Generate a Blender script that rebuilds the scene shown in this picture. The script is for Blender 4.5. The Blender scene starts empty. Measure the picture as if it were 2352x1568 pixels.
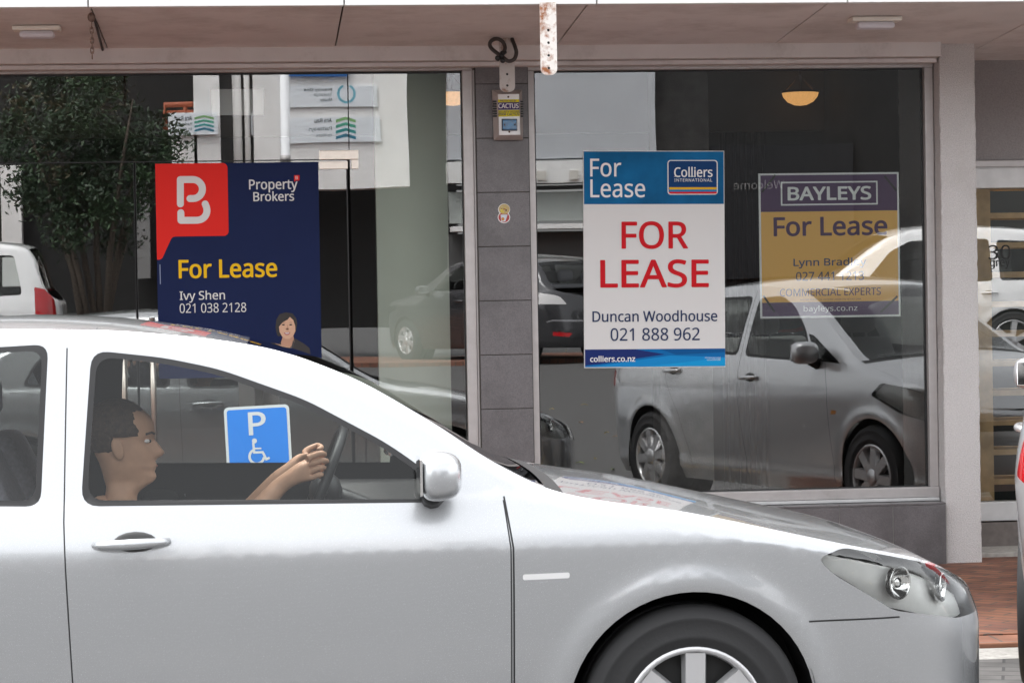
import bpy, bmesh, math, random
import numpy as np
from math import sin, cos, atan, pi, radians, sqrt
from mathutils import Vector, Matrix
from mathutils.geometry import delaunay_2d_cdt, tessellate_polygon

random.seed(7)
C = bpy.context.scene.collection
SC = bpy.context.scene

# ------------------------------------------------------------------ camera
FPX, XN, H0, EYE, ROLL, YG = 5800., 600., 690., 1.48, .0175, 12.65   # photo measured at 2352 px width
_th = atan((1176-XN)/FPX); _p = atan((784-H0)/FPX)
FWD = np.array([sin(_th)*cos(_p), cos(_th)*cos(_p), -sin(_p)])
_r0 = np.array([cos(_th), -sin(_th), 0.]); _u0 = np.cross(_r0, FWD)
RT = cos(ROLL)*_r0 - sin(ROLL)*_u0
UP = sin(ROLL)*_r0 + cos(ROLL)*_u0
cam_d = bpy.data.cameras.new('camera'); cam = bpy.data.objects.new('camera', cam_d); C.objects.link(cam)
cam_d.sensor_width = 36; cam_d.lens = FPX/2352*36; cam_d.clip_end = 500; cam_d.clip_start = .1
M = Matrix(((RT[0], UP[0], -FWD[0], 0), (RT[1], UP[1], -FWD[1], 0), (RT[2], UP[2], -FWD[2], EYE), (0, 0, 0, 1)))
cam.matrix_world = M
SC.camera = cam

def at(x, y, Y):
    "world point on the plane at depth Y that the photograph shows at (x, y)"
    d = FWD + RT*(x-1176)/FPX - UP*(y-784)/FPX
    q = np.array([0, 0, EYE]) + d*(Y/d[1]); return Vector(q)
def vat(x, y, Y):
    "same, for a point seen in the mirror of the shop glass"
    q = at(x, y, 2*YG-Y); return Vector((q[0], Y, q[2]))

# ------------------------------------------------------------------ world, sun, exposure
W = bpy.data.worlds.new('World'); SC.world = W; W.use_nodes = True
nt = W.node_tree; nt.nodes.clear()
SUN_EL, SUN_AZ = radians(62), radians(318)
sky = nt.nodes.new('ShaderNodeTexSky'); sky.sky_type = 'NISHITA'; sky.sun_disc = False
sky.sun_elevation = SUN_EL; sky.sun_rotation = SUN_AZ; sky.dust_density = 4; sky.air_density = 1.0
hs = nt.nodes.new('ShaderNodeHueSaturation'); hs.inputs['Saturation'].default_value = .09
bg = nt.nodes.new('ShaderNodeBackground'); bg.inputs['Strength'].default_value = .15
wo = nt.nodes.new('ShaderNodeOutputWorld')
nt.links.new(sky.outputs[0], hs.inputs['Color']); nt.links.new(hs.outputs[0], bg.inputs['Color']); nt.links.new(bg.outputs[0], wo.inputs['Surface'])
sun_d = bpy.data.lights.new('sun', 'SUN'); sun_d.energy = .7; sun_d.angle = radians(40); sun_d.color = (1, .97, .93)
sun = bpy.data.objects.new('sun', sun_d); C.objects.link(sun)
sd = Vector((sin(SUN_AZ)*cos(SUN_EL), cos(SUN_AZ)*cos(SUN_EL), sin(SUN_EL)))
sun.rotation_euler = sd.to_track_quat('Z', 'Y').to_euler()
SC.view_settings.view_transform = 'Standard'; SC.view_settings.look = 'None'
SC.view_settings.exposure = 2.3; SC.view_settings.gamma = 1
SC.render.engine = 'CYCLES'
SC.cycles.max_bounces = 10; SC.cycles.transparent_max_bounces = 16; SC.cycles.glossy_bounces = 5
SC.cycles.caustics_reflective = False; SC.cycles.caustics_refractive = False
SC.cycles.sample_clamp_indirect = 6
SC.cycles.use_denoising = True

# ------------------------------------------------------------------ materials
MATS = {}
def mat(name, col, rough=.6, metal=0., noise=0., nscale=30., bump=0., bscale=120., coat=0., emit=None, spec=.5, stain=None):
    if name in MATS: return MATS[name]
    m = bpy.data.materials.new(name); m.use_nodes = True; MATS[name] = m
    t = m.node_tree; b = t.nodes['Principled BSDF']
    b.inputs['Roughness'].default_value = rough; b.inputs['Metallic'].default_value = metal
    b.inputs['Coat Weight'].default_value = coat; b.inputs['Specular IOR Level'].default_value = spec
    b.inputs['Coat Roughness'].default_value = .04
    c = (*col, 1)
    b.inputs['Base Color'].default_value = c
    tc = t.nodes.new('ShaderNodeTexCoord')
    last = None
    if noise:
        n = t.nodes.new('ShaderNodeTexNoise'); n.inputs['Scale'].default_value = nscale; n.inputs['Detail'].default_value = 6
        t.links.new(tc.outputs['Object'], n.inputs['Vector'])
        mx = t.nodes.new('ShaderNodeMix'); mx.data_type = 'RGBA'
        lo = [max(0, x*(1-noise)) for x in col]; hi = [min(1, x*(1+noise)) for x in col]
        mx.inputs[6].default_value = (*lo, 1); mx.inputs[7].default_value = (*hi, 1)
        cr = t.nodes.new('ShaderNodeMapRange'); cr.inputs[1].default_value = .3; cr.inputs[2].default_value = .7
        t.links.new(n.outputs['Fac'], cr.inputs[0]); t.links.new(cr.outputs[0], mx.inputs[0])
        last = mx.outputs[2]
    if stain:
        sc_, lo_, hi_, colr = stain
        n2 = t.nodes.new('ShaderNodeTexNoise'); n2.inputs['Scale'].default_value = sc_; n2.inputs['Detail'].default_value = 8; n2.inputs['Roughness'].default_value = .7
        t.links.new(tc.outputs['Object'], n2.inputs['Vector'])
        r2 = t.nodes.new('ShaderNodeMapRange'); r2.inputs[1].default_value = lo_; r2.inputs[2].default_value = hi_
        t.links.new(n2.outputs['Fac'], r2.inputs[0])
        m2 = t.nodes.new('ShaderNodeMix'); m2.data_type = 'RGBA'; m2.inputs[6].default_value = c; m2.inputs[7].default_value = (*colr, 1)
        if last: t.links.new(last, m2.inputs[6])
        t.links.new(r2.outputs[0], m2.inputs[0]); last = m2.outputs[2]
    if last: t.links.new(last, b.inputs['Base Color'])
    if bump:
        n = t.nodes.new('ShaderNodeTexNoise'); n.inputs['Scale'].default_value = bscale; n.inputs['Detail'].default_value = 4
        t.links.new(tc.outputs['Object'], n.inputs['Vector'])
        bp = t.nodes.new('ShaderNodeBump'); bp.inputs['Strength'].default_value = bump; bp.inputs['Distance'].default_value = .01
        t.links.new(n.outputs['Fac'], bp.inputs['Height']); t.links.new(bp.outputs[0], b.inputs['Normal'])
    if emit:
        b.inputs['Emission Color'].default_value = (*emit[0], 1); b.inputs['Emission Strength'].default_value = emit[1]
    return m

def glass(name, refl=.06, tint=(.8, .8, .8), wav=0.):
    if name in MATS: return MATS[name]
    m = bpy.data.materials.new(name); m.use_nodes = True; MATS[name] = m
    t = m.node_tree; t.nodes.clear()
    o = t.nodes.new('ShaderNodeOutputMaterial'); mix = t.nodes.new('ShaderNodeMixShader')
    tr = t.nodes.new('ShaderNodeBsdfTransparent'); tr.inputs[0].default_value = (*tint, 1)
    gl = t.nodes.new('ShaderNodeBsdfGlossy'); gl.inputs['Roughness'].default_value = 0.0; gl.inputs[0].default_value = (.96, .97, .97, 1)
    fr = t.nodes.new('ShaderNodeFresnel'); fr.inputs[0].default_value = 1.5
    mr = t.nodes.new('ShaderNodeMapRange'); mr.inputs[1].default_value = .04; mr.inputs[2].default_value = 1; mr.inputs[3].default_value = refl; mr.inputs[4].default_value = 1
    t.links.new(fr.outputs[0], mr.inputs[0]); t.links.new(mr.outputs[0], mix.inputs[0])
    t.links.new(tr.outputs[0], mix.inputs[1]); t.links.new(gl.outputs[0], mix.inputs[2]); t.links.new(mix.outputs[0], o.inputs[0])
    if wav:
        tc = t.nodes.new('ShaderNodeTexCoord'); n = t.nodes.new('ShaderNodeTexNoise'); n.inputs['Scale'].default_value = 2.2; n.inputs['Detail'].default_value = 0
        t.links.new(tc.outputs['Object'], n.inputs['Vector'])
        bp = t.nodes.new('ShaderNodeBump'); bp.inputs['Strength'].default_value = 1; bp.inputs['Distance'].default_value = wav
        t.links.new(n.outputs['Fac'], bp.inputs['Height']); t.links.new(bp.outputs[0], gl.inputs['Normal'])
    return m

def carpaint(name, col, metal=.55, rough=.28):
    "metallic paint outside, dark trim on the inner face of the panel"
    if name in MATS: return MATS[name]
    m = mat(name, col, rough, metal, coat=1.0)
    t = m.node_tree; b = t.nodes['Principled BSDF']; o = t.nodes['Material Output']
    ge = t.nodes.new('ShaderNodeNewGeometry'); mx = t.nodes.new('ShaderNodeMixShader')
    d = t.nodes.new('ShaderNodeBsdfDiffuse'); d.inputs[0].default_value = (.05, .05, .052, 1)
    t.links.new(ge.outputs['Backfacing'], mx.inputs[0]); t.links.new(b.outputs[0], mx.inputs[1]); t.links.new(d.outputs[0], mx.inputs[2])
    t.links.new(mx.outputs[0], o.inputs[0])
    tc = t.nodes.new('ShaderNodeTexCoord'); n = t.nodes.new('ShaderNodeTexNoise'); n.inputs['Scale'].default_value = 900
    t.links.new(tc.outputs['Object'], n.inputs['Vector'])
    mr = t.nodes.new('ShaderNodeMapRange'); mr.inputs[3].default_value = rough-.01; mr.inputs[4].default_value = rough+.01
    t.links.new(n.outputs['Fac'], mr.inputs[0]); t.links.new(mr.outputs[0], b.inputs['Roughness'])
    return m

# ------------------------------------------------------------------ object helpers
def link(name, me, m=None, parent=None, loc=None):
    o = bpy.data.objects.new(name, me); C.objects.link(o)
    if m is not None:
        for k in (m if isinstance(m, (list, tuple)) else [m]): me.materials.append(k)
    if parent: o.parent = parent
    if loc is not None: o.location = loc
    return o
def tag(o, label=None, cat=None, group=None, kind=None):
    if label: o['label'] = label
    if cat: o['category'] = cat
    if group: o['group'] = group
    if kind: o['kind'] = kind
    return o
def thing(name, label, cat, loc=(0, 0, 0), rot=(0, 0, 0), group=None):
    o = bpy.data.objects.new(name, None); C.objects.link(o); o.location = loc; o.rotation_euler = rot
    o.empty_display_size = .1
    return tag(o, label, cat, group)

class MB:
    "collects boxes, bars, tubes, lathes for ONE mesh object"
    def __init__(s): s.bm = bmesh.new()
    def box(s, a, b, bev=0.):
        r = bmesh.ops.create_cube(s.bm, size=1)
        vs = r['verts']
        for v in vs: v.co = Vector([(a[i]+b[i])/2 + v.co[i]*(b[i]-a[i]) for i in range(3)])
        if bev:
            es = list({e for v in vs for e in v.link_edges})
            bmesh.ops.bevel(s.bm, geom=es, offset=bev, segments=2, profile=.5, affect='EDGES')
        return s
    def hexa(s, pts):
        "8 points: bottom loop 4, top loop 4"
        v = [s.bm.verts.new(p) for p in pts]
        for f in ((3, 2, 1, 0), (4, 5, 6, 7), (0, 1, 5, 4), (1, 2, 6, 5), (2, 3, 7, 6), (3, 0, 4, 7)): s.bm.faces.new([v[i] for i in f])
        return s
    def tube(s, pts, r, n=8, cap=True):
        pts = [Vector(p) for p in pts]; rs = r if isinstance(r, (list, tuple)) else [r]*len(pts)
        rings = []; a = None
        for i, p in enumerate(pts):
            d = (pts[min(i+1, len(pts)-1)] - pts[max(i-1, 0)]).normalized()
            if a is None: a = d.orthogonal().normalized()
            else: a = (a - d*a.dot(d)).normalized()
            b = d.cross(a)
            rings.append([s.bm.verts.new(p + (a*cos(2*pi*k/n) + b*sin(2*pi*k/n))*rs[i]) for k in range(n)])
        for i in range(len(rings)-1):
            for k in range(n):
                f = s.bm.faces.new([rings[i][k], rings[i][(k+1) % n], rings[i+1][(k+1) % n], rings[i+1][k]]); f.smooth = True
        if cap:
            s.bm.faces.new(rings[0][::-1]); s.bm.faces.new(rings[-1])
        return s
    def lathe(s, prof, n=32, axis='z', loc=(0, 0, 0), close=False):
        rings = []
        for r, h in prof:
            ring = []
            for k in range(n):
                c, d = r*cos(2*pi*k/n), r*sin(2*pi*k/n)
                p = (c, d, h) if axis == 'z' else (c, h, d) if axis == 'y' else (h, c, d)
                ring.append(s.bm.verts.new(Vector(p)+Vector(loc)))
            rings.append(ring)
        L = len(rings)
        for i in range(L if close else L-1):
            for k in range(n):
                f = s.bm.faces.new([rings[i][k], rings[i][(k+1) % n], rings[(i+1) % L][(k+1) % n], rings[(i+1) % L][k]]); f.smooth = True
        return s
    def ball(s, c, r, n=16):
        q = bmesh.ops.create_uvsphere(s.bm, u_segments=n, v_segments=max(6, n//2), radius=1)
        rr = r if isinstance(r, (tuple, list)) else (r, r, r)
        for v in q['verts']: v.co = Vector([c[i]+v.co[i]*rr[i] for i in range(3)])
        for f in {f for v in q['verts'] for f in v.link_faces}: f.smooth = True
        return s
    def build(s, name, m=None, parent=None, loc=None, fix=True, smooth=False):
        if fix: bmesh.ops.recalc_face_normals(s.bm, faces=s.bm.faces)
        me = bpy.data.meshes.new(name); s.bm.to_mesh(me); s.bm.free()
        if smooth:
            for p in me.polygons: p.use_smooth = True
        return link(name, me, m, parent, loc)
def bx(name, a, b, m, parent=None, bev=0.): return MB().box(a, b, bev).build(name, m, parent)

# ---- flat artwork: local (u right, v up), facing -Y
def flat(name, polys, yo, m, parent, inc=0.):
    verts, faces = [], []
    for pl in polys:
        loops = pl if isinstance(pl[0][0], (tuple, list)) else [pl]
        base = len(verts)
        tri = tessellate_polygon([[Vector((x, y, 0)) for x, y in lp] for lp in loops])
        fl = [p for lp in loops for p in lp]
        verts += [(x, yo, y) for x, y in fl]; yo += inc
        for t in tri:
            a, b, c = [fl[i] for i in t]
            if (b[0]-a[0])*(c[1]-a[1])-(b[1]-a[1])*(c[0]-a[0]) < 0: t = t[::-1]
            faces.append([base+i for i in t])
    me = bpy.data.meshes.new(name); me.from_pydata(verts, [], faces); me.update()
    return link(name, me, m, parent)
def rect(x0, y0, x1, y1): return [(x0, y0), (x1, y0), (x1, y1), (x0, y1)]
def rrect(x0, y0, x1, y1, r, n=6):
    out = []
    for cx, cy, a in ((x1-r, y1-r, 0), (x0+r, y1-r, 90), (x0+r, y0+r, 180), (x1-r, y0+r, 270)):
        for k in range(n+1):
            t = radians(a+90*k/n); out.append((cx+r*cos(t), cy+r*sin(t)))
    return out
def pieces(pts, w):
    "a round-ended stroke as overlapping bars and discs (layered by flat(..., inc))"
    out = []
    for i in range(len(pts)-1):
        a, b = Vector(pts[i]), Vector(pts[i+1]); d = (b-a).normalized(); n = Vector((-d.y, d.x))*w/2
        out.append([tuple(a+n), tuple(a-n), tuple(b-n), tuple(b+n)])
    for p in pts: out.append([(p[0]+w/2*cos(2*pi*k/24), p[1]+w/2*sin(2*pi*k/24)) for k in range(24)])
    return out
def ell(cx, cy, rx, ry, n=32, a0=0, a1=360):
    full = abs(a1-a0) >= 360
    return [(cx+rx*cos(radians(a0+(a1-a0)*k/n)), cy+ry*sin(radians(a0+(a1-a0)*k/n))) for k in range(n if full else n+1)]
def stroke(pts, w, round_=True):
    P = [Vector(p) for p in pts]; L, R_ = [], []
    for i, p in enumerate(P):
        d0 = (P[i]-P[i-1]).normalized() if i else (P[1]-P[0]).normalized()
        d1 = (P[i+1]-P[i]).normalized() if i < len(P)-1 else d0
        t = (d0+d1).normalized(); nrm = Vector((-t.y, t.x)); k = 1/max(.35, t.dot(d1))
        L.append(p+nrm*w/2*k); R_.append(p-nrm*w/2*k)
    def cap(p, d):
        if not round_: return []
        a = math.atan2(d.y, d.x)
        return [p+Vector((cos(a+pi/2-pi*k/8), sin(a+pi/2-pi*k/8)))*w/2 for k in range(1, 8)]
    e = cap(P[-1], (P[-1]-P[-2])); s_ = cap(P[0], (P[0]-P[1]))
    out = L+e+R_[::-1]+s_
    return [(q.x, q.y) for q in out]

FONT = None
try:
    import os
    _fp = os.path.join(bpy.utils.system_resource('DATAFILES'), 'fonts', 'NotoSansHebrew-Regular.woff2')
    if os.path.exists(_fp): FONT = bpy.data.fonts.load(_fp)
except Exception:
    FONT = None
def text(name, body, box, yo, m, parent=None, bold=0., keep=False, spacing=1.):
    "lettering as a mesh, fitted to box=(u0, v0, u1, v1)"
    cu = bpy.data.curves.new('t', 'FONT'); cu.body = body; cu.size = 1; cu.fill_mode = 'FRONT'; cu.resolution_u = 4
    cu.space_character = spacing; cu.align_x = 'CENTER' if '\n' in body else 'LEFT'
    if FONT: cu.font = FONT
    ob = bpy.data.objects.new('t', cu); C.objects.link(ob)
    dg = bpy.context.evaluated_depsgraph_get()
    me = bpy.data.meshes.new_from_object(ob.evaluated_get(dg)); me.name = name
    bpy.data.objects.remove(ob); bpy.data.curves.remove(cu)
    n = len(me.vertices); a = np.empty(n*3); me.vertices.foreach_get('co', a); a = a.reshape(-1, 3)
    lo, hi = a.min(0), a.max(0)
    sx = (box[2]-box[0])/(hi[0]-lo[0]); sy = (box[3]-box[1])/(hi[1]-lo[1])
    if keep: sx = sy = min(sx, sy)
    u = (a[:, 0]-(lo[0]+hi[0])/2)*sx + (box[0]+box[2])/2; v = (a[:, 1]-(lo[1]+hi[1])/2)*sy + (box[1]+box[3])/2
    if bold:
        w = bold*.62*sx if not keep else bold*.62*sx
        base = [tuple(p.vertices) for p in me.polygons]; V = []; Fc = []
        for k in range(12):
            a_ = 2*pi*k/12; V += list(zip(u*(1-w/max(1e-6, box[2]-box[0])*2)+(box[0]+box[2])*w/max(1e-6, box[2]-box[0])+w*cos(a_), [yo-.00002*k]*n, v+w*.8*sin(a_))); Fc += [tuple(i+k*n for i in f) for f in base]
        bpy.data.meshes.remove(me); me = bpy.data.meshes.new(name); me.from_pydata(V, [], Fc); me.update()
    else:
        me.vertices.foreach_set('co', np.stack([u, np.full(n, yo), v], 1).ravel()); me.update()
    return link(name, me, m, parent)

class Art:
    "converts coordinates measured on an enlarged crop of the photo to the local metres of one flat sign"
    def __init__(s, ox, oy, k, cx, cy, alpha, Y, name, label, cat, mirror=False):
        s.k = k; s.cx, s.cy = cx, cy; s.al = alpha; s.mirror = mirror
        px_, py_ = (ox+cx/k)/1.50638, (oy+cy/k)/1.50638
        f = vat if mirror else at
        p = f(px_, py_, Y); q = f(px_+10, py_, Y)
        s.sc = abs(q.x-p.x)/10/1.50638/k
        s.root = thing(name, label, cat, p, (0, 0, pi) if mirror else (0, -(alpha-ROLL), 0))
        s.p = p
    def l(s, x, y):
        dx, dy = x-s.cx, s.cy-y; c, d = cos(-s.al), sin(-s.al)
        u, v = (dx*c-dy*d)*s.sc, (dx*d+dy*c)*s.sc
        return (-u, v) if s.mirror else (u, v)
    def r(s, x, y):
        "already de-rotated crop coordinates"
        u, v = (x-s.cx)*s.sc, (s.cy-y)*s.sc
        return (-u, v) if s.mirror else (u, v)
    def box(s, x0, y0, x1, y1, rot=True):
        "bounding box of lettering whose centre is rotated with the sign"
        c = (s.l if rot else s.r)((x0+x1)/2, (y0+y1)/2); w = (x1-x0)*s.sc/2; h = (y1-y0)*s.sc/2
        return (c[0]-w, c[1]-h, c[0]+w, c[1]+h)

def skin(name, chains, m, parent=None, sub=2, root=0):
    "chains: dict id->(co, radius), edges list -> smooth skinned mesh"
    vs, es = chains
    ids = list(vs); me = bpy.data.meshes.new(name)
    me.from_pydata([vs[i][0] for i in ids], [(ids.index(a), ids.index(b)) for a, b in es], [])
    o = bpy.data.objects.new(name, me); C.objects.link(o)
    o.modifiers.new('s', 'SKIN'); sm = o.modifiers.new('u', 'SUBSURF'); sm.levels = sub; sm.render_levels = sub
    for i, k in enumerate(ids):
        r = vs[k][1]; r = r if isinstance(r, tuple) else (r, r)
        me.skin_vertices[0].data[i].radius = r; me.skin_vertices[0].data[i].use_root = (i == root)
    dg = bpy.context.evaluated_depsgraph_get()
    nm = bpy.data.meshes.new_from_object(o.evaluated_get(dg)); bpy.data.objects.remove(o); bpy.data.meshes.remove(me)
    for p in nm.polygons: p.use_smooth = True
    nm.name = name
    return link(name, nm, m, parent)

# ------------------------------------------------------------------ material palette
asphalt = mat('asphalt', (.075, .073, .072), .85, noise=.35, nscale=60, bump=.5, bscale=250)
paver = mat('paver', (.09, .085, .083), .8, noise=.3, nscale=9, bump=.3, bscale=200)
concrete = mat('concrete', (.33, .32, .30), .85, noise=.25, nscale=40, bump=.3, stain=(5, .5, .75, (.2, .19, .175)))
roughcast = mat('roughcast', (.69, .665, .66), .9, noise=.13, nscale=160, bump=1.0, bscale=190, stain=(3.0, .52, .9, (.56, .53, .51)))
soffit_m = mat('soffit paint', (.78, .745, .735), .75, noise=.05, nscale=3, stain=(2.3, .46, .8, (.50, .455, .43)))
lintel_m = mat('lintel paint', (.70, .665, .66), .6, noise=.05, nscale=5, stain=(4, .52, .8, (.46, .42, .40)))
fascia_m = mat('fascia paint', (.82, .82, .82), .5, noise=.03, nscale=5, stain=(9, .64, .8, (.45, .44, .42)))
alu = mat('aluminium', (.50, .475, .47), .42, .35, noise=.06, nscale=20, stain=(5, .55, .8, (.33, .31, .30)))
alu_w = mat('pale aluminium', (.62, .62, .62), .4, .2, noise=.06, nscale=18)
black = mat('black rubber', (.012, .012, .013), .5)
dark = mat('dark', (.02, .02, .021), .7)
tile = mat('grey tile', (.155, .146, .152), .32, noise=.22, nscale=220, bump=.12, bscale=200, stain=(2.6, .45, .7, (.095, .09, .092)))
grout = mat('grout', (.05, .045, .04), .9)
steel = mat('brushed steel', (.72, .64, .57), .32, .9, noise=.05, nscale=40)
white = mat('white print', (.80, .79, .79), .45)
shopglass = glass('shop glass', .20, (.97, .985, .97), .00022)
carglass = glass('car glass', .03, (.90, .93, .92))
rust_strap = mat('rusty white paint', (.78, .74, .70), .55, noise=.05, nscale=30, stain=(14, .47, .62, (.30, .10, .03)))

def brick_mat(name, c1, c2, mortar, bw, bh, rot=0., scale=1., ms=.012, bump=.4):
    m = bpy.data.materials.new(name); m.use_nodes = True; MATS[name] = m
    t = m.node_tree; b = t.nodes['Principled BSDF']; b.inputs['Roughness'].default_value = .8
    tc = t.nodes.new('ShaderNodeTexCoord'); mp = t.nodes.new('ShaderNodeMapping'); mp.inputs['Rotation'].default_value = (0, 0, rot)
    br = t.nodes.new('ShaderNodeTexBrick'); br.inputs['Scale'].default_value = 1; br.inputs['Brick Width'].default_value = bw; br.inputs['Row Height'].default_value = bh
    br.inputs['Mortar Size'].default_value = ms/2; br.inputs['Color1'].default_value = (*c1, 1); br.inputs['Color2'].default_value = (*c2, 1); br.inputs['Mortar'].default_value = (*mortar, 1)
    n = t.nodes.new('ShaderNodeTexNoise'); n.inputs['Scale'].default_value = 7; n.inputs['Detail'].default_value = 8
    mx = t.nodes.new('ShaderNodeMix'); mx.data_type = 'RGBA'; mx.blend_type = 'MULTIPLY'; mx.inputs[0].default_value = .8
    cr = t.nodes.new('ShaderNodeMapRange'); cr.inputs[1].default_value = .3; cr.inputs[2].default_value = .7; cr.inputs[3].default_value = .55; cr.inputs[4].default_value = 1.25
    t.links.new(tc.outputs['Object'], mp.inputs[0]); t.links.new(mp.outputs[0], br.inputs['Vector']); t.links.new(tc.outputs['Object'], n.inputs['Vector'])
    t.links.new(n.outputs['Fac'], cr.inputs[0]); t.links.new(br.outputs['Color'], mx.inputs[6]); t.links.new(cr.outputs[0], mx.inputs[7]); t.links.new(mx.outputs[2], b.inputs['Base Color'])
    bp = t.nodes.new('ShaderNodeBump'); bp.inputs['Strength'].default_value = bump; bp.inputs['Distance'].default_value = .006; bp.invert = True
    t.links.new(br.outputs['Fac'], bp.inputs['Height']); t.links.new(bp.outputs[0], b.inputs['Normal'])
    return m

# ------------------------------------------------------------------ ground
def road_z(y): return 0. if y > 4 else .6*min(1, (4-y)/12.)
def sheet(name, ys, zs, x0, x1, m, nx=2):
    v, f = [], []
    for y, z in zip(ys, zs):
        for i in range(nx): v.append((x0+(x1-x0)*i/(nx-1), y, z))
    for j in range(len(ys)-1):
        for i in range(nx-1): f.append((j*nx+i, j*nx+i+1, (j+1)*nx+i+1, (j+1)*nx+i))
    me = bpy.data.meshes.new(name); me.from_pydata(v, [], f); me.update()
    return tag(link(name, me, m), kind='structure')
ys = [200, 9.2, 4, 1, -2, -5, -8, -40, -200]
sheet('road', ys[::-1], [road_z(y) for y in ys[::-1]], -200, 200, asphalt)
bay_m = brick_mat('bay paver', (.115, .11, .108), (.085, .082, .08), (.04, .04, .04), .2, .1, .3)
sheet('parking_bay', [5.6, 8.2, 8.7, 9.3], [.004, .02, .09, .095], -60, 60, bay_m)
brick = brick_mat('red brick paving', (.27, .115, .065), (.17, .07, .048), (.08, .065, .055), .23, .076, .785)
edge_b = brick_mat('brick edge', (.30, .14, .085), (.25, .11, .07), (.12, .10, .085), .23, .23, 0)
o = bx('footpath', (-60, 9.86, -.2), (60, 12.9, .112), brick); tag(o, kind='structure')
o = bx('footpath_edge', (-60, 9.64, -.2), (60, 9.856, .108), edge_b, bev=.006); tag(o, kind='structure')
o = bx('gutter_channel', (-60, 9.28, -.2), (60, 9.636, .088), concrete); tag(o, kind='structure')
yellow = mat('road paint', (.62, .36, .06), .7, noise=.25, nscale=30)
d = Vector((.66, 3.0, 0)).normalized(); pn = Vector((d.y, -d.x, 0))*.05; a = Vector((2.36, 8.35, .009)); b = a+d*.95
a.z = .045; mid_ = a+d*.45; mid_.z = .098; b.z = .1
me = bpy.data.meshes.new('bay_line'); me.from_pydata([a-pn, a+pn, mid_+pn, mid_-pn, b+pn, b-pn], [], [(0, 1, 2, 3), (3, 2, 4, 5)]); me.update()
tag(link('bay_line', me, yellow), kind='structure')

# ------------------------------------------------------------------ the shop
shop = thing('shop_building', 'grey shop with dark tiled column and big plate glass windows under a white canopy', 'building', (0, 12.65, 0))
def P(o):      # parts are modelled in world coordinates; parent keeps them where they are
    o.parent = shop; o.matrix_parent_inverse = Matrix.Translation((0, -12.65, 0)); return o
XR0, XR1 = -9., 12.
SY, SZ, FY, FZ = 12.5, 2.736, 11.25, 2.797
sl = (FZ-SZ)/(SY-FY)
jx = [at(x, 10, FY).x for x in (208, 788, 1349, 1902, 2446)]
jx = [jx[0]-1.15*k for k in range(6, 0, -1)] + jx + [jx[-1]+1.15*k for k in range(1, 7)]
b = MB()
for i in range(len(jx)-1):
    x0, x1 = jx[i]+.004, jx[i+1]-.004
    far = 13.3
    zf = SZ-sl*(far-SY)
    b.hexa([(x0, FY+.003, FZ), (x1, FY+.003, FZ), (x1, far, zf), (x0, far, zf), (x0, FY+.003, FZ+.012), (x1, FY+.003, FZ+.012), (x1, far, zf+.012), (x0, far, zf+.012)])
canopy = P(b.build('canopy_soffit', soffit_m))
b = MB(); b.box((XR0, FY+.01, FZ+.03), (XR1, SY, 3.18)); P(b.build('canopy_core', dark))
fx = [at(x, 5, FY-.05).x for x in (202, 790.5, 1371, 1947)]
fx = [fx[0]-1.15*k for k in range(5, 0, -1)] + fx + [fx[-1]+1.15*k for k in range(1, 6)]
b = MB()
for i in range(len(fx)-1): b.box((fx[i]+.003, FY-.05, FZ-.002), (fx[i+1]-.003, FY, 3.22), .003)
P(b.build('canopy_fascia', fascia_m))
P(bx('upper_wall', (XR0, SY, 3.18), (XR1, 13.2, 7.5), mat('unseen upper wall', (.5, .48, .46), .85, noise=.1)))  # unseen wall above the canopy, added to block light
PX0 = at(2164, 800, 12.5).x; PX1 = at(2250, 800, 12.5).x
b = MB(); b.box((XR0, 12.44, 2.668), (PX0+.002, 12.9, 2.744), .004); b.box((XR0, 12.50, 2.644), (PX0-.006, 12.9, 2.666), .003)
P(b.build('lintel', lintel_m))
# rendered pillar with slightly uneven arrises
bm = bmesh.new(); random.seed(3)
rows = []
NZ = 90
for i in range(NZ+1):
    z = .11 + (2.78-.11)*i/NZ
    j = lambda: random.uniform(-.0022, .0022)
    rows.append([bm.verts.new((PX0+j(), 13.3, z)), bm.verts.new((PX0+.006+j(), 12.5+.004, z)), bm.verts.new((PX0+.012+j(), 12.5, z)), bm.verts.new((PX1-.012+j(), 12.5, z)), bm.verts.new((PX1-.004+j(), 12.504, z)), bm.verts.new((PX1+j(), 13.3, z))])
for i in range(NZ):
    for k in range(5): bm.faces.new([rows[i][k], rows[i][k+1], rows[i+1][k+1], rows[i+1][k]])
mb = MB(); mb.bm.free(); mb.bm = bm
P(mb.build('pillar', roughcast))

GX = dict(l1=at(1070, 600, YG).x-.006, c0=at(1096, 600, 12.6).x, c1=at(1219, 600, 12.6).x, r0=at(1231, 600, YG).x, r1=at(2124, 600, YG).x)
GT, GB = 2.629, .493
# tiled column
b = MB(); z0 = at(1150, 442, 12.58).z; dz = .2705
z = z0
while z < 2.68: z += dz
zs = []
while z > -.0: zs.append(z); z -= dz
for i in range(len(zs)-1):
    b.box((GX['c0']+.006, 12.575, max(.11, zs[i+1]+.0018)), (GX['c1']-.003, 12.60, min(2.655, zs[i]-.0018)), .0015)
col_o = P(b.build('tiled_column', tile))
g = bx('grout_bed', (GX['c0'], 12.579, .11), (GX['c1'], 13.2, 2.655), grout); g.parent = col_o
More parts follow.
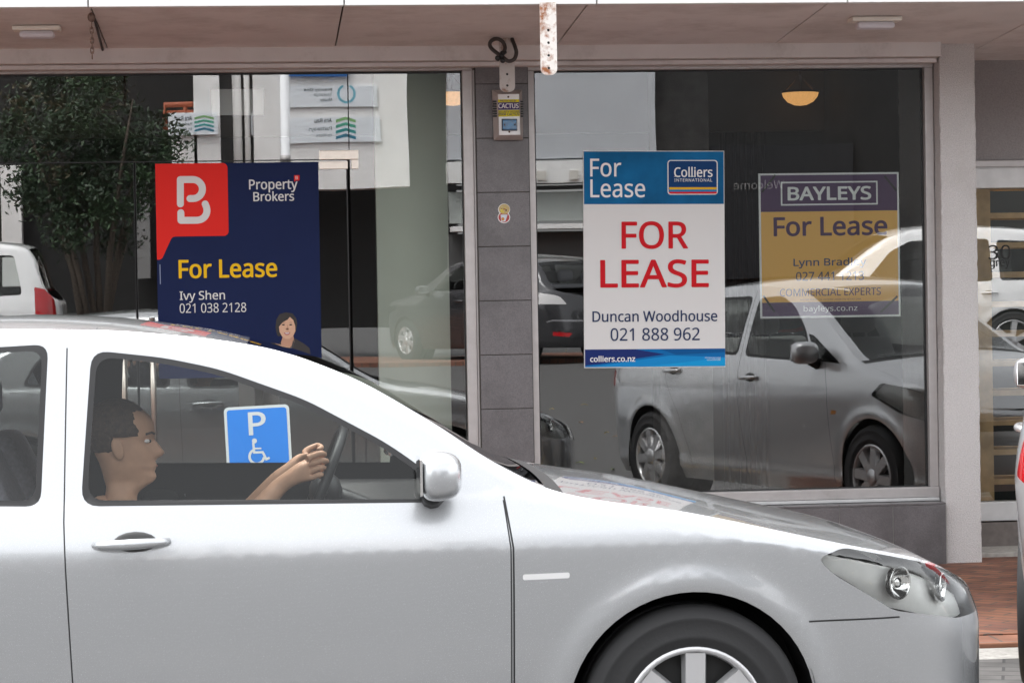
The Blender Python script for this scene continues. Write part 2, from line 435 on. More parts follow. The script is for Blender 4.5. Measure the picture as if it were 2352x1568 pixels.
# frames
def frame(name, x0, x1, z0, z1, w, y0, y1, m, sides='lrtb'):
    b = MB()
    if 't' in sides: b.box((x0-w, y0, z1), (x1+w, y1, z1+w*.8), .003)
    if 'b' in sides: b.box((x0-w, y0-.012, z0-w*1.15), (x1+w, y1, z0), .003)
    if 'l' in sides: b.box((x0-w, y0+.002, z0+.0005), (x0, y1, z1-.0005), .003)
    if 'r' in sides: b.box((x1, y0+.002, z0+.0005), (x1+w, y1, z1-.0005), .003)
    return b.build(name, m)
def pane(name, x0, x1, z0, z1, y, m, parent):
    me = bpy.data.meshes.new(name); me.from_pydata([(x0, y, z0), (x1, y, z0), (x1, y, z1), (x0, y, z1)], [], [(0, 1, 2, 3)]); me.update()
    o = link(name, me, m, parent); return o
win = P(frame('window_frame', GX['r0'], GX['r1'], GB, GT, .044, 12.60, 12.70, alu))
win2 = P(bx('window_sill_rail', (GX['r0']-.03, 12.575, GB-.068), (PX0-.004, 12.70, GB-.052), alu_w, bev=.002))
pane('window_pane', GX['r0'], GX['r1'], GB, GT, YG, shopglass, win)
gk = MB()
for x in (GX['r0'], GX['r1']-.009): gk.box((x, YG-.006, GB), (x+.009, YG+.02, GT))
gk.box((GX['r0']+.009, YG-.006, GT-.008), (GX['r1']-.009, YG+.02, GT)); gk.box((GX['r0']+.009, YG-.006, GB), (GX['r1']-.009, YG+.02, GB+.006))
gk.build('gasket', black, win)
# tiled stall riser
b = MB(); tx = at(1929, 1200, 12.46).x; step = at(2052, 1200, 12.46).x-tx
xs = [tx+step*k for k in range(-6, 3)]; xs = [x for x in xs if GX['c1'] < x < PX0-.05]
xs = [GX['c1']+.002]+xs+[PX0-.002]
for i in range(len(xs)-1):
    b.box((xs[i]+.0015, 12.462, .11), (xs[i+1]-.0015, 12.49, GB-.082), .0015)
    b.box((xs[i]+.0015, 12.46, GB-.0795), (xs[i+1]-.0015, 12.63, GB-.0705), .001)
sr = P(b.build('stall_riser', tile))
g = bx('grout_bed', (GX['c1'], 12.466, .11), (PX0, 12.63, GB-.0805), mat('pale grout', (.42, .41, .39), .9)); g.parent = sr
# entrance: transom, sidelight and a pair of frameless glass doors
TZ = 2.195
dx = at(803, 500, YG).x; mid = at(313, 600, YG).x; XL = -4.2
b = MB(); b.box((XL, 12.60, 2.634), (GX['l1']+.05, 12.70, 2.645), .002); b.box((GX['l1'], 12.60, .12), (GX['c0']-.008, 12.70, 2.6335), .003); b.box((GX['c0']-.007, 12.59, .12), (GX['c0']+.0015, 12.7, 2.6335))
fr = P(b.build('entrance_frame', alu))
ent = P(MB().box((XL, YG-.004, 2.6235), (GX['l1'], YG+.02, 2.6335)).box((GX['l1']-.007, YG-.004, .12), (GX['l1']-.0005, YG+.02, 2.623)).build('gasket', black)); 
pane('window_pane', XL, dx+.0005, TZ+.006, 2.6235, YG, shopglass, fr)
pane('window_pane', dx+.006, GX['l1']-.007, .13, 2.623, YG, shopglass, fr)
MB().box((XL, YG-.002, TZ+.0015), (dx, YG+.008, TZ+.0055)).build('glass_edge', black, fr)
MB().box((dx+.0008, YG-.002, TZ+.006), (dx+.0055, YG+.008, 2.623)).build('glass_edge', black, fr)
def patch(x0, y0, x1, y1, parent, y=12.635):
    a, b_ = at(x0, y0, y), at(x1, y1, y)
    return (a.x, y, b_.z), (b_.x, y+.03, a.z)
pm = MB()
a, b_ = patch(733, 346, 823.5, 366, None); pm.box(a, b_, .002)
a2, b2 = patch(807, 366.4, 823.5, 388, None); pm.box(a2, (b2[0], b2[1], a[2]-.0005), .002)
pm.build('patch_fitting', steel, fr)
for (x0, x1, hx, lab) in ((XL, mid-.003, 281, 0), (mid+.003, dx-.007, 348, 1)):
    dr = P(bx('entrance_door', (x0, 12.642, .125), (x1, 12.66, .22), steel, bev=.002))
    pane('door_pane', x0, x1, .22, TZ, YG, shopglass, dr)
    if lab: MB().box((x1-.006, YG-.003, .22), (x1, YG+.006, TZ-.02)).build('glass_edge', black, dr)
    eb = MB(); eb.box((x1-.003 if not lab else x0, YG-.003, .22), (x1 if not lab else x0+.003, YG+.006, TZ))
    eb.build('glass_edge', black, dr)
    hp = at(hx, 730, 12.58); hq = at(hx+3, 935, 12.58)
    MB().tube([(hp.x, 12.58, hp.z), (hp.x, 12.58, hq.z-.25)], .012, 12).tube([(hp.x, 12.58, hp.z-.06), (hp.x, 12.66, hp.z-.06)], .008).tube([(hp.x, 12.58, hq.z-.19), (hp.x, 12.66, hq.z-.19)], .008).build('door_handle', steel, dr)
    if lab:
        a, b_ = patch(733, 371, 799, 388, None); bx('patch_fitting', a, b_, steel, dr, .002)
# interior of the empty shop
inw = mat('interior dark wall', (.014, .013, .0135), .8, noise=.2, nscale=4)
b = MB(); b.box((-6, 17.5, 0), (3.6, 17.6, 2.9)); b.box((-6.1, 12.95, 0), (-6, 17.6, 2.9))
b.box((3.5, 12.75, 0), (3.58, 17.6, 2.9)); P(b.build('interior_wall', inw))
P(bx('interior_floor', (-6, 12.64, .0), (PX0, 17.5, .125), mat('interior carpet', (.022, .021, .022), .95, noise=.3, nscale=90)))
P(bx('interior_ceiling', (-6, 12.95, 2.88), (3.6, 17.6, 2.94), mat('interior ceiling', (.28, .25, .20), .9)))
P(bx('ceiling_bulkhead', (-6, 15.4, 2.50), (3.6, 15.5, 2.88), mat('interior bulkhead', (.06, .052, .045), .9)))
part_m = mat('sage partition', (.70, .77, .66), .7, noise=.04, nscale=3)
a, b_ = at(866, 600, 12.95), at(1031, 600, 12.95)
P(bx('partition', (a.x, 12.95, .05), (b_.x, 13.03, 2.88), part_m))
a, b_ = at(1506, 300, 13.6), at(1628, 300, 13.6)
P(bx('interior_column', (a.x, 13.6, .05), (b_.x, 13.85, 2.88), mat('bare concrete', (.15, .14, .138), .9, noise=.3, nscale=9, bump=.3), bev=.004))
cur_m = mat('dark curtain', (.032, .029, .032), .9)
for px0, px1 in ((1655, 1760), (1768, 1880), (1890, 1962)):
    a, b_ = at(px0, 500, 17.2), at(px1, 500, 17.2)
    b = MB(); n = 60; v = []
    top = at(px0, 262, 17.2).z
    for i in range(n+1):
        x = a.x+(b_.x-a.x)*i/n; y = 17.2+.04*sin(i*.9)+.015*sin(i*2.3)
        v.append((b.bm.verts.new((x, y, .1)), b.bm.verts.new((x, y, top))))
    for i in range(n):
        f = b.bm.faces.new((v[i][0], v[i+1][0], v[i+1][1], v[i][1])); f.smooth = True
    P(b.build('curtain', cur_m))

# neighbouring recessed shopfront on the right
RX0, RX1, RY = PX1, 8.0, 13.1
nb = lambda y: at(2300, y, RY).z
rsh = mat('grey render', (.335, .315, .315), .9, noise=.12, nscale=120, bump=.5, bscale=150)
P(bx('recess_wall', (RX0-.05, RY-.01, nb(368)), (RX1, RY+.15, 2.79), rsh))
P(bx('transom_bar', (RX0-.05, RY-.03, nb(384)), (RX1, RY+.1, nb(369)), alu, bev=.003))
P(bx('transom_panel', (RX0-.05, RY-.02, nb(432)), (RX1, RY+.1, nb(387)), alu_w, bev=.002))
fr2 = P(MB().box((RX0-.05, RY-.03, nb(1194)), (RX1, RY+.08, nb(1151)), .003).box((RX0-.05, RY-.02, nb(386.5)), (RX1, RY+.05, nb(384.3))).build('neighbour_frame', alu_w))
pane('window_pane', RX0-.02, RX1, nb(1151), nb(432), RY, shopglass, fr2)
P(bx('plinth', (RX0-.05, RY-.05, .11), (RX1, RY+.3, nb(1197)), mat('brown plinth', (.15, .128, .118), .6, noise=.15, nscale=30)))
P(bx('threshold', (RX0-.01, 12.72, .10), (RX1, RY-.05, .135), mat('pale threshold', (.4, .38, .35), .85, noise=.2), bev=.004))
wood = mat('pale timber', (.50, .34, .17), .55, noise=.25, nscale=12)
b = MB(); a, b_ = at(2240, 800, 13.3), at(2279, 800, 13.3)
b.box((a.x-.3, 13.3, .3), (b_.x, 13.36, nb(430)))
P(b.build('timber_post', wood))
b = MB()
for k in range(11):
    y = 1106-67.8*k; p0 = at(2280, y+6.5, 13.35); p1 = at(2280, y-6.5, 13.35)
    b.box((b_.x+.001, 13.34, p0.z), (RX1, 13.62, p1.z), .002)
P(b.build('timber_slats', wood))
P(bx('neighbour_interior', (RX0-.1, 14.6, .0), (RX1, 14.7, 2.7), mat('dark teal wall', (.03, .04, .045), .8)))
t_ = text('lettering', '30', (at(2271, 600, 13.09).x, at(2271, 596, 13.09).z, at(2322, 600, 13.09).x, at(2271, 563, 13.09).z), 13.092, dark)
P(t_)
t_ = text('lettering', 'grey', (at(2275, 600, 13.09).x, at(2275, 618, 13.09).z, at(2320, 600, 13.09).x, at(2275, 597, 13.09).z), 13.092, dark)
P(t_)

# ------------------------------------------------------------------ fittings on the shop
cream = mat('cream plastic', (.86, .82, .74), .45)
for (xa, xb, ya, yb, lab) in ((30, 140, 62, 84, 'cream surface mounted canopy light at the left near the hanging chain'), (1952, 2066, 37, 56, 'cream surface mounted canopy light above the right hand window')):
    Yl = 11.75 if xa < 1000 else 11.65
    a, b_ = at(xa, (ya+yb)/2, Yl), at(xb, (ya+yb)/2, Yl)
    zz = SZ+sl*(SY-Yl)
    t = thing('canopy_light', lab, 'light', ((a.x+b_.x)/2, Yl, zz), group='lights under the canopy')
    w = (b_.x-a.x)/2
    MB().box((-w, -.055, -.022), (w, .055, -.001), .005).build('light_housing', cream, t)
    MB().box((-w+.03, -.045, -.055), (w-.03, .045, -.022), .014).build('diffuser', mat('diffuser', (.72, .70, .76), .35), t)
def strap(x0, x1, ytop, ybot, Y, lab, holes, m):
    a, b_ = at(x0, ybot, Y), at(x1, ytop, Y)
    w = abs(at(x1, ybot, Y).x-a.x); xc = (at(x0, ybot, Y).x+at(x1, ybot, Y).x)/2; zb = a.z; zt = b_.z
    o = thing('strap_bracket', lab, 'bracket', (xc, Y, zt), group='rusty steel straps hanging from the canopy')
    h = zt-zb; r = w*.38
    out = [(-w/2, 0), (-w/2, -h+r)]+[(-w/2+r+r*cos(radians(t_)), -h+r+r*sin(radians(t_))) for t_ in range(180, 271, 15)]+[(w/2-r+r*cos(radians(t_)), -h+r+r*sin(radians(t_))) for t_ in range(270, 361, 15)]+[(w/2, 0)]
    hl = [ell(0, at(x0, y, Y).z-zt, .0062, .0062, 12) for y in holes]
    f = flat('strap', [[out]+hl], 0, m, o)
    md = f.modifiers.new('s', 'SOLIDIFY'); md.thickness = .008; md.offset = 0
    for h_ in hl: flat('bolt_hole', [h_], .003, black, o)
    return o
strap(1242, 1280, 6, 173, 11.17, 'bright white rust-edged steel strap hanging at the canopy edge', (70, 99, 128, 157), rust_strap)
strap(1148, 1183, 84, 212, 12.2, 'dull grey-white steel strap behind the cable loop, above the alarm box', (142, 171, 197), mat('dull white paint', (.56, .52, .50), .6, stain=(16, .52, .68, (.25, .12, .06))))
# cable loop
pts = []
for k, (x, y, Y) in enumerate([(1176, 90, 12.2), (1183, 108, 12.13), (1186, 122, 12.12), (1181, 136, 12.11), (1168, 141, 12.1), (1155, 132, 12.1), (1141, 122, 12.12), (1130, 113, 12.14), (1125, 104, 12.15), (1128, 95, 12.16), (1138, 90, 12.15), (1149, 92, 12.13), (1157, 100, 12.12), (1160, 112, 12.1), (1155, 124, 12.08), (1146, 134, 12.08), (1141, 139, 12.08)]):
    pts.append(at(x, y, Y))
def smoothpts(p, n=6):
    out = []
    for i in range(len(p)-1):
        p0, p1, p2, p3 = p[max(0, i-1)], p[i], p[i+1], p[min(len(p)-1, i+2)]
        for k in range(n):
            t = k/n; out.append(.5*((2*p1)+(p2-p0)*t+(2*p0-5*p1+4*p2-p3)*t*t+(3*p1-p0-3*p2+p3)*t**3))
    return out+[p[-1]]
sp = smoothpts(pts); c0 = sp[0].copy()
cb = thing('cable', 'dark knotted cable looped round the dull strap under the canopy', 'cable', c0)
MB().tube([q-c0 for q in sp], .0095, 10).build('cable_loop', mat('dirty cable', (.055, .045, .042), .65, noise=.3, nscale=50), cb)
kp = at(1152, 128, 12.07)-c0
kb = MB(); random.seed(5)
for _ in range(7): kb.ball(kp+Vector((random.uniform(-.02, .02), random.uniform(-.01, .01), random.uniform(-.025, .02))), random.uniform(.008, .014), 8)
kb.build('cable_knot', black, cb)
# chain and hook at the left
cp = at(210, 30, 11.3)
ch = thing('hanging_chain', 'rusty chain and hook hanging from the canopy edge at the left', 'chain', cp)
rust = mat('rust', (.10, .055, .04), .8, noise=.4, nscale=80)
b = MB(); b.ball((0, 0, -.02), (.018, .014, .022), 10)
for i in range(7):
    zc = -.055-i*.022; ring = []
    for k in range(13):
        t = 2*pi*k/12; u, v = .007*cos(t), .016*sin(t)
        ring.append((u if i % 2 else 0, 0 if i % 2 else u, zc+v))
    b.tube(ring, .003, 6, cap=False)
b.build('chain_links', rust, ch)
e1 = at(216, 40, 11.35)-cp; e2 = at(236, 116, 12.45)-cp
MB().tube([e1, e2], .006, 8).tube([e2+Vector((-.008, 0, .03)), e2+Vector((-.008, 0, -.03))], .009, 8).build('tie_rod', mat('dark iron', (.03, .027, .027), .6), ch)

# alarm box (crop 1600,80 x2.53)
A = Art(1600, 80, 2.53, 393, 808, .008, 12.57, 'alarm_box', 'white security alarm box with blue light and yellow purple sticker on the tiled column', 'alarm')
def L(*p): return [A.l(x, y) for x, y in p]
bez = mat('alarm bezel', (.42, .37, .35), .5, .2, noise=.1, nscale=30)
o0 = L((258, 592), (518, 590), (527, 1022), (274, 1027)); i0 = L((301, 633), (487, 630), (497, 983), (312, 987))
b = MB()
for k in range(4):
    j = (k+1) % 4
    b.hexa([(o0[k][0], 0, o0[k][1]), (o0[j][0], 0, o0[j][1]), (i0[j][0], 0, i0[j][1]), (i0[k][0], 0, i0[k][1]), (o0[k][0], -.02, o0[k][1]), (o0[j][0], -.02, o0[j][1]), (i0[j][0], -.055, i0[j][1]), (i0[k][0], -.055, i0[k][1])])
b.build('alarm_housing', bez, A.root)
for sx in (277, 505):
    for k in range(7):
        c = A.l(sx+(k % 2)*2, 695+k*21); MB().box((c[0]-.011, -.045, c[1]-.004), (c[0]+.011, -.036, c[1]+.004)).build('vent_slot', black, A.root)
flat('alarm_cover', [i0], -.052, mat('white plastic', (.90, .90, .90), .35), A.root)
yel = mat('yellow print', (.78, .68, .02), .5); pur = mat('purple print', (.075, .05, .17), .5)
flat('yellow_band', [L((302, 680), (487, 676), (488, 700), (302, 704)), L((304, 772), (492, 768), (493, 822), (305, 828))], -.053, yel, A.root)
flat('purple_band', [L((302, 705), (488, 700), (491, 766), (304, 770))], -.053, pur, A.root)
text('lettering', 'PROTECTED BY', A.box(321, 683, 463, 698), -.054, pur, A.root, .02)
text('lettering', 'CACTUS', A.box(305, 714, 483, 753), -.054, white, A.root, .05)
text('lettering', 'SECURITY SYSTEMS', A.box(306, 776, 491, 795), -.054, pur, A.root, .02)
text('lettering', '0508 CACTUS', A.box(307, 797, 487, 817), -.054, pur, A.root, .03)
c0_, c1_ = A.l(342, 943), A.l(462, 853)
MB().box((c0_[0]-.004, -.056, c0_[1]-.004), (c1_[0]+.004, -.051, c1_[1]+.004), .001).build('lamp_base', mat('navy', (.01, .02, .05), .4), A.root)
MB().box((c0_[0], -.075, c0_[1]), (c1_[0], -.054, c1_[1]), .005).build('strobe_lamp', mat('blue lens', (.005, .13, .30), .12, coat=1, noise=.4, nscale=60), A.root)
for q in ((392, 656), (401, 958), (356, 900), (447, 898)):
    c = A.l(*q); MB().ball((c[0], -.054 if q[0] in (392, 401) else -.075, c[1]), (.005, .003, .005), 10).build('screw', rust if q[0] in (392, 401) else dark, A.root)

# sticker on the column: a generic cup of fried pieces (crop 1650,700 x9.408)
A = Art(1650, 700, 9.408, 880, 370, .01, 12.573, 'sticker', 'small die cut sticker of a heaped red paper cup on the tiled column', 'sticker')
E_ = lambda x, y, rx, ry: [(A.l(x, y)[0]+rx*A.sc*cos(2*pi*k/20), A.l(x, y)[1]+ry*A.sc*sin(2*pi*k/20)) for k in range(20)]
flat('sticker_border', [E_(880, 490, 205, 190)], -.0005, white, A.root)
flat('sticker_border', [E_(885, 235, 195, 190)], -.0008, white, A.root)
flat('cup', [E_(880, 490, 178, 165)], -.0012, mat('sticker red', (.42, .05, .05), .5), A.root)
flat('cup_front', [[A.l(770, 400), A.l(1000, 400), A.l(925, 620), A.l(795, 640)]], -.0016, mat('sticker pale', (.6, .68, .75), .5), A.root)
random.seed(11)
cols = [mat('sticker tan', (.50, .38, .16), .5), mat('sticker cream', (.58, .52, .22), .5), mat('sticker brown', (.09, .05, .03), .5), mat('sticker rust', (.32, .10, .05), .5), mat('sticker yellow', (.70, .60, .05), .5)]
flat('heap', [E_(890, 225, 178, 165)], -.0016, cols[0], A.root)
for k in range(26):
    a_ = random.uniform(0, 2*pi); r_ = random.uniform(0, .8)
    flat('fried_piece', [E_(890+150*r_*cos(a_), 225+140*r_*sin(a_), random.uniform(22, 48), random.uniform(20, 40))], -.0018-.00005*k, random.choice(cols), A.root)
flat('fried_piece', [E_(845, 545, 50, 55)], -.0022, mat('sticker orange', (.6, .26, .06), .5), A.root)

# ------------------------------------------------------------------ posters
def board(A, pts, m, th=.005, name='board'):
    "thin printed board: front at y=0"
    us = [p[0] for p in pts]; vs = [p[1] for p in pts]
    return bx(name, (min(us), 0, min(vs)), (max(us), th, max(vs)), m, A.root, .0008)
ink = mat('navy ink', (.028, .045, .11), .5); red = mat('red ink', (.56, .012, .02), .5); print_w = mat('print white', (.68, .675, .67), .5)
# blue and white poster (crop 2000,500 x2.0107)
A = Art(2000, 500, 2.0107, 531, 797, .006, YG-.008, 'poster', 'tall white poster with blue header and red FOR LEASE capitals, on the right window', 'poster')
R = lambda *p: [A.r(x, y) for x, y in p]
def RR(x0, y0, x1, y1):
    (a, b), (c, d) = A.r(x0, y1), A.r(x1, y0); return rect(a, b, c, d)
board(A, R((40, 53), (1022, 1543)), print_w)
cblue = mat('header blue', (.006, .115, .28), .42, noise=.28, nscale=5)
flat('header', [RR(45, 58, 1017, 419)], -.001, cblue, A.root)
text('lettering', 'For', A.box(85, 110, 300, 232), -.002, white, A.root, .012)
text('lettering', 'Lease', A.box(86, 252, 466, 374), -.002, white, A.root, .012)
(a, b), (c, d) = A.r(625, 355), A.r(975, 117)
bd = flat('badge', [rrect(a, b, c, d, .016)], -.002, white, A.root)
(a, b), (c, d) = A.r(632, 349), A.r(968, 123)
flat('badge_field', [rrect(a, b, c, d, .013)], -.003, mat('badge navy', (.010, .05, .16), .4), bd)
flat('badge_stripe', [RR(636, 304, 967, 320)], -.004, mat('badge yellow', (.72, .42, .03), .45), bd)
flat('badge_stripe', [RR(634, 320.5, 967, 335)], -.004, mat('badge blue', (.03, .20, .46), .45), bd)
(a, b), (c, d) = A.r(636, 348), A.r(967, 335.5)
flat('badge_stripe', [rect(a, b, c, d)], -.004, mat('badge red', (.62, .02, .03), .45), bd)
SERIF = None
text('lettering', 'Colliers', A.box(667, 163, 935, 232), -.004, white, bd, .022)
text('lettering', 'INTERNATIONAL', A.box(669, 243, 933, 264), -.004, white, bd, .008, spacing=1.12)
for x0, x1, y in ((664, 690, 229.5), (768, 822, 229.5), (826, 848, 229.5)): flat('serif', [RR(x0+6, y-2, x1, y+2)], -.0042, white, bd)
text('lettering', 'FOR', A.box(302, 540, 765, 724), -.002, red, A.root, .022)
text('lettering', 'LEASE', A.box(155, 803, 910, 990), -.002, red, A.root, .022)
text('lettering', 'Duncan Woodhouse', A.box(101, 1150, 970, 1226), -.002, ink, A.root, .018)
text('lettering', '021 888 962', A.box(228, 1270, 846, 1357), -.002, ink, A.root, -.008)
flat('footer', [RR(46, 1415, 1021, 1536)], -.001, mat('footer blue', (.006, .14, .40), .42), A.root)
flat('footer_facet', [R((46, 1415), (390, 1415), (600, 1452), (150, 1515), (46, 1525))], -.0014, mat('footer navy', (.015, .03, .15), .42), A.root)
flat('footer_facet', [R((120, 1530), (640, 1460), (1021, 1475), (1021, 1536), (46, 1536))], -.0018, mat('footer sky', (.01, .24, .58), .42), A.root)
flat('footer_facet', [R((560, 1415), (1021, 1415), (1021, 1440), (680, 1456))], -.0014, mat('footer mid', (.006, .09, .28), .42), A.root)
flat('footer_facet', [R((470, 1536), (1021, 1478), (1021, 1536))], -.0021, mat('footer cyan', (.01, .31, .66), .42), A.root)
text('lettering', 'colliers.co.nz', A.box(85, 1462, 398, 1502), -.003, white, A.root, .03)
text('lettering', 'CPS Partnership Limited', A.box(884, 1471, 992, 1482), -.003, white, A.root)
text('lettering', 'Licensed REAA 2008', A.box(898, 1484, 992, 1495), -.003, white, A.root)

# orange and plum poster taped behind the glass (crop 2600,580 x2.9036)
A = Art(2600, 580, 2.9036, 786, 779, .0157, YG+.012, 'poster', 'square orange and plum poster taped inside the right window', 'poster')
R = lambda *p: [A.r(x, y) for x, y in p]
board(A, R((81, 66), (1491, 1492)), mat('poster white', (.92, .95, .94), .5))
plum = mat('plum ink', (.12, .075, .15), .5)
flat('header', [RR(101, 85, 1472, 444)], -.001, plum, A.root)
flat('field', [RR(101, 444.5, 1472, 1336)], -.001, mat('orange ink', (.96, .57, .17), .5), A.root)
flat('footer', [RR(101, 1336.5, 1472, 1472)], -.001, plum, A.root)
a = R((302, 384), (1275, 384), (1275, 150), (302, 150)); i_ = R((317, 369), (1260, 369), (1260, 165), (317, 165))
pw = MATS['poster white']
flat('name_frame', [[a, i_]], -.002, pw, A.root)
text('lettering', 'BAYLEYS', A.box(362, 204, 1202, 332), -.002, pw, A.root, .035)
text('lettering', 'For Lease', A.box(222, 503, 1365, 682), -.002, plum, A.root, .03)
text('lettering', 'Lynn Bradley', A.box(422, 905, 1155, 1003), -.002, mat('slate ink', (.10, .12, .21), .5), A.root, .02)
text('lettering', '027 441 1213', A.box(450, 1040, 1130, 1126), -.002, MATS['slate ink'], A.root, -.012)
text('lettering', 'COMMERCIAL EXPERTS', A.box(286, 1203, 1302, 1276), -.002, plum, A.root, .012)
text('lettering', 'SUCCESS REALTY LTD, LICENSED UNDER THE REA ACT 2008', A.box(490, 1307, 1100, 1323), -.002, plum, A.root)
text('lettering', 'bayleys.co.nz', A.box(525, 1372, 1065, 1445), -.002, pw, A.root)
for p, q in (((240, 92), (105, 258)), ((1335, 95), (1455, 238)), ((121, 1277), (236, 1440)), ((1468, 1282), (1299, 1440))):
    flat('tape', [stroke([A.l(*p), A.l(*q)], 20*A.sc, False)], -.003, black, A.root)

# navy and red poster on the door (crop 500,540 x2.1185)
A = Art(500, 540, 2.1185, 691, 830, .0167, YG-.008, 'poster', 'large navy poster with red speech bubble logo and yellow For Lease on the glass door', 'poster')
R = lambda *p: [A.r(x, y) for x, y in p]
board(A, R((94, 46), (1289, 1625)), mat('poster navy', (.010, .018, .068), .42, noise=.06, nscale=3))
rp = mat('poster red', (.74, .028, .022), .45)
def arc(cx, cy, r, a0, a1, n=8): return [(cx+r*cos(radians(a0+(a1-a0)*k/n)), cy+r*sin(radians(a0+(a1-a0)*k/n))) for k in range(n+1)]
pts = [(95, 47)] + arc(586, 83, 36, -90, 0) + arc(586, 546, 36, 0, 90) + [(232, 582)] + [(215, 586), (203, 596), (193, 615)] + [(142, 722), (134, 738), (120, 748), (95, 750)]
flat('speech_bubble', [R(*pts)], -.001, rp, A.root)
def lst(q): return [A.l(*p) for p in q]
s1 = [(265, 350), (265, 172)] + [(356, 171)] + arc(356, 241, 70, -80, 90, 14) + [(335, 311)]
s2 = [(268, 415), (269, 471)] + [(390, 470)] + arc(388, 398, 71, 85, -35, 12)
s2[-1] = (446, 350); s2[-2] = (455, 372)
for s_ in (s1, s2): flat('logo_stroke', pieces(lst(s_), 51*A.sc), -.002, print_w, A.root, inc=-.00001)
text('lettering', 'Property', A.box(767, 168, 1124, 262), -.002, print_w, A.root, .022)
text('lettering', 'Brokers', A.box(798, 256, 1098, 326), -.002, print_w, A.root, .022)
flat('speech_bubble', [lst([(1098, 136), (1137, 135), (1138, 174), (1110, 175), (1099, 184)])], -.001, rp, A.root)
text('lettering', 'B', A.box(1109, 142, 1126, 166), -.002, print_w, A.root)
text('lettering', 'For Lease', A.box(251, 759, 973, 890), -.002, mat('poster yellow', (.83, .50, .015), .45), A.root, .03)
text('lettering', 'Ivy Shen', A.box(258, 987, 590, 1073), -.002, print_w, A.root, .014)
text('lettering', '021 038 2128', A.box(258, 1078, 745, 1148), -.002, print_w, A.root)
flat('small_print', [lst([(112, 795), (118, 795), (121, 940), (115, 940)])], -.002, mat('faint print', (.25, .30, .42), .5), A.root)
# printed portrait
hair_m = mat('portrait hair', (.018, .013, .012), .5); skin_m = mat('portrait skin', (.60, .36, .24), .5); skin_d = mat('portrait skin tone', (.46, .25, .165), .5); jac = mat('portrait jacket', (.022, .018, .018), .5); lip = mat('portrait lip', (.42, .13, .12), .5)
def E2(x, y, rx, ry, n=24): c = A.l(x, y); return [(c[0]+rx*A.sc*cos(2*pi*k/n), c[1]+ry*A.sc*sin(2*pi*k/n)) for k in range(n)]
port = flat('portrait', [lst([(935, 1625), (945, 1450), (975, 1385), (1020, 1350), (1095, 1335), (1165, 1375), (1210, 1410), (1225, 1500), (1235, 1625)])], -.001, jac, A.root)
flat('portrait_shirt', [lst([(972, 1625), (985, 1470), (1005, 1405), (1045, 1425), (1090, 1395), (1075, 1470), (1035, 1560), (1020, 1625)])], -.0014, print_w, port)
flat('portrait_neck', [lst([(1012, 1330), (1092, 1322), (1098, 1372), (1050, 1425), (1005, 1408), (1000, 1370)])], -.0018, skin_d, port)
flat('portrait_hair', [lst([(972, 1315), (960, 1260), (966, 1200), (990, 1160), (1035, 1146), (1085, 1155), (1112, 1190), (1120, 1230), (1112, 1280), (1098, 1310), (1040, 1290), (985, 1325)])], -.0016, hair_m, port)
flat('portrait_face', [lst([(985, 1250), (1000, 1215), (1040, 1190), (1065, 1180), (1092, 1205), (1105, 1250), (1106, 1285), (1090, 1320), (1062, 1342), (1035, 1342), (1008, 1325), (990, 1290)])], -.0022, skin_m, port)
flat('portrait_fringe', [lst([(978, 1262), (985, 1220), (1010, 1190), (1045, 1168), (1068, 1178), (1050, 1200), (1015, 1218), (996, 1240)])], -.0026, hair_m, port)
flat('portrait_shade', [E2(1046, 1272, 12, 9), lst([(1044, 1240), (1050, 1240), (1056, 1272), (1040, 1274)])], -.0026, skin_d, port)
for x in (1018, 1072): 
    flat('portrait_eye', [E2(x, 1238, 11, 5)], -.0028, hair_m, port); flat('portrait_brow', [lst([(x-16, 1225), (x, 1219), (x+16, 1224), (x, 1222)])], -.0028, hair_m, port)
flat('portrait_mouth', [lst([(1020, 1296), (1046, 1293), (1070, 1292), (1060, 1311), (1044, 1315), (1030, 1311)])], -.0028, lip, port)
flat('portrait_teeth', [lst([(1028, 1298), (1046, 1297), (1063, 1296), (1054, 1304), (1036, 1305)])], -.0031, print_w, port)
flat('portrait_lapel', [lst([(1090, 1345), (1098, 1372), (1075, 1470), (1020, 1580), (1060, 1480)])], -.002, mat('portrait lapel', (.04, .033, .033), .5), port)

# lightbox notice in the transom glass, drawn as a white sheet
A = Art(700, 240, 2.1771, 265, 248, .012, YG+.015, 'lightbox_reflection', 'white sheet standing in for a reflected lightbox in the glass above the doors', 'reflection')
flat('paper', [lst([(66, 152), (465, 146), (463, 346), (72, 349)])], 0, mat('paper', (.86, .87, .86), .6), A.root).modifiers.new('s', 'SOLIDIFY').thickness = .001  # white sheet stands in for a bright reflection in the glass

# disabled parking sign on its post (crop 700,1400 x3.92)
A = Art(700, 1400, 3.92, 756, 689-240, .053, 9.72, 'parking_sign', 'blue and white disabled parking sign on a short post, seen through the car windows', 'sign')
sblue = mat('sign blue', (.0, .24, .86), .35); swhite = mat('sign white', (.78, .80, .80), .4)
A.cy = 689; hw = 443*A.sc; hh = 438*A.sc
def plate(name, w, h, r, y0, y1, m):
    o = flat(name, [rrect(-w, -h, w, h, r)], y0, m, A.root); md = o.modifiers.new('s', 'SOLIDIFY'); md.thickness = y1-y0; md.offset = -1; return o
plate('sign_plate', hw, hh, .018, 0, .003, swhite)
flat('sign_field', [rrect(-hw+38*A.sc, -hh+38*A.sc, hw-38*A.sc, hh-38*A.sc, .011)], -.001, sblue, A.root)
text('lettering', 'P', A.box(624, 338, 862, 640), -.002, swhite, A.root, .02)
ic = [stroke(lst([(690, 752), (704, 885), (818, 882), (868, 978), (912, 957)]), 31*A.sc, False), stroke(lst([(700, 832), (800, 830)]), 22*A.sc, False)]
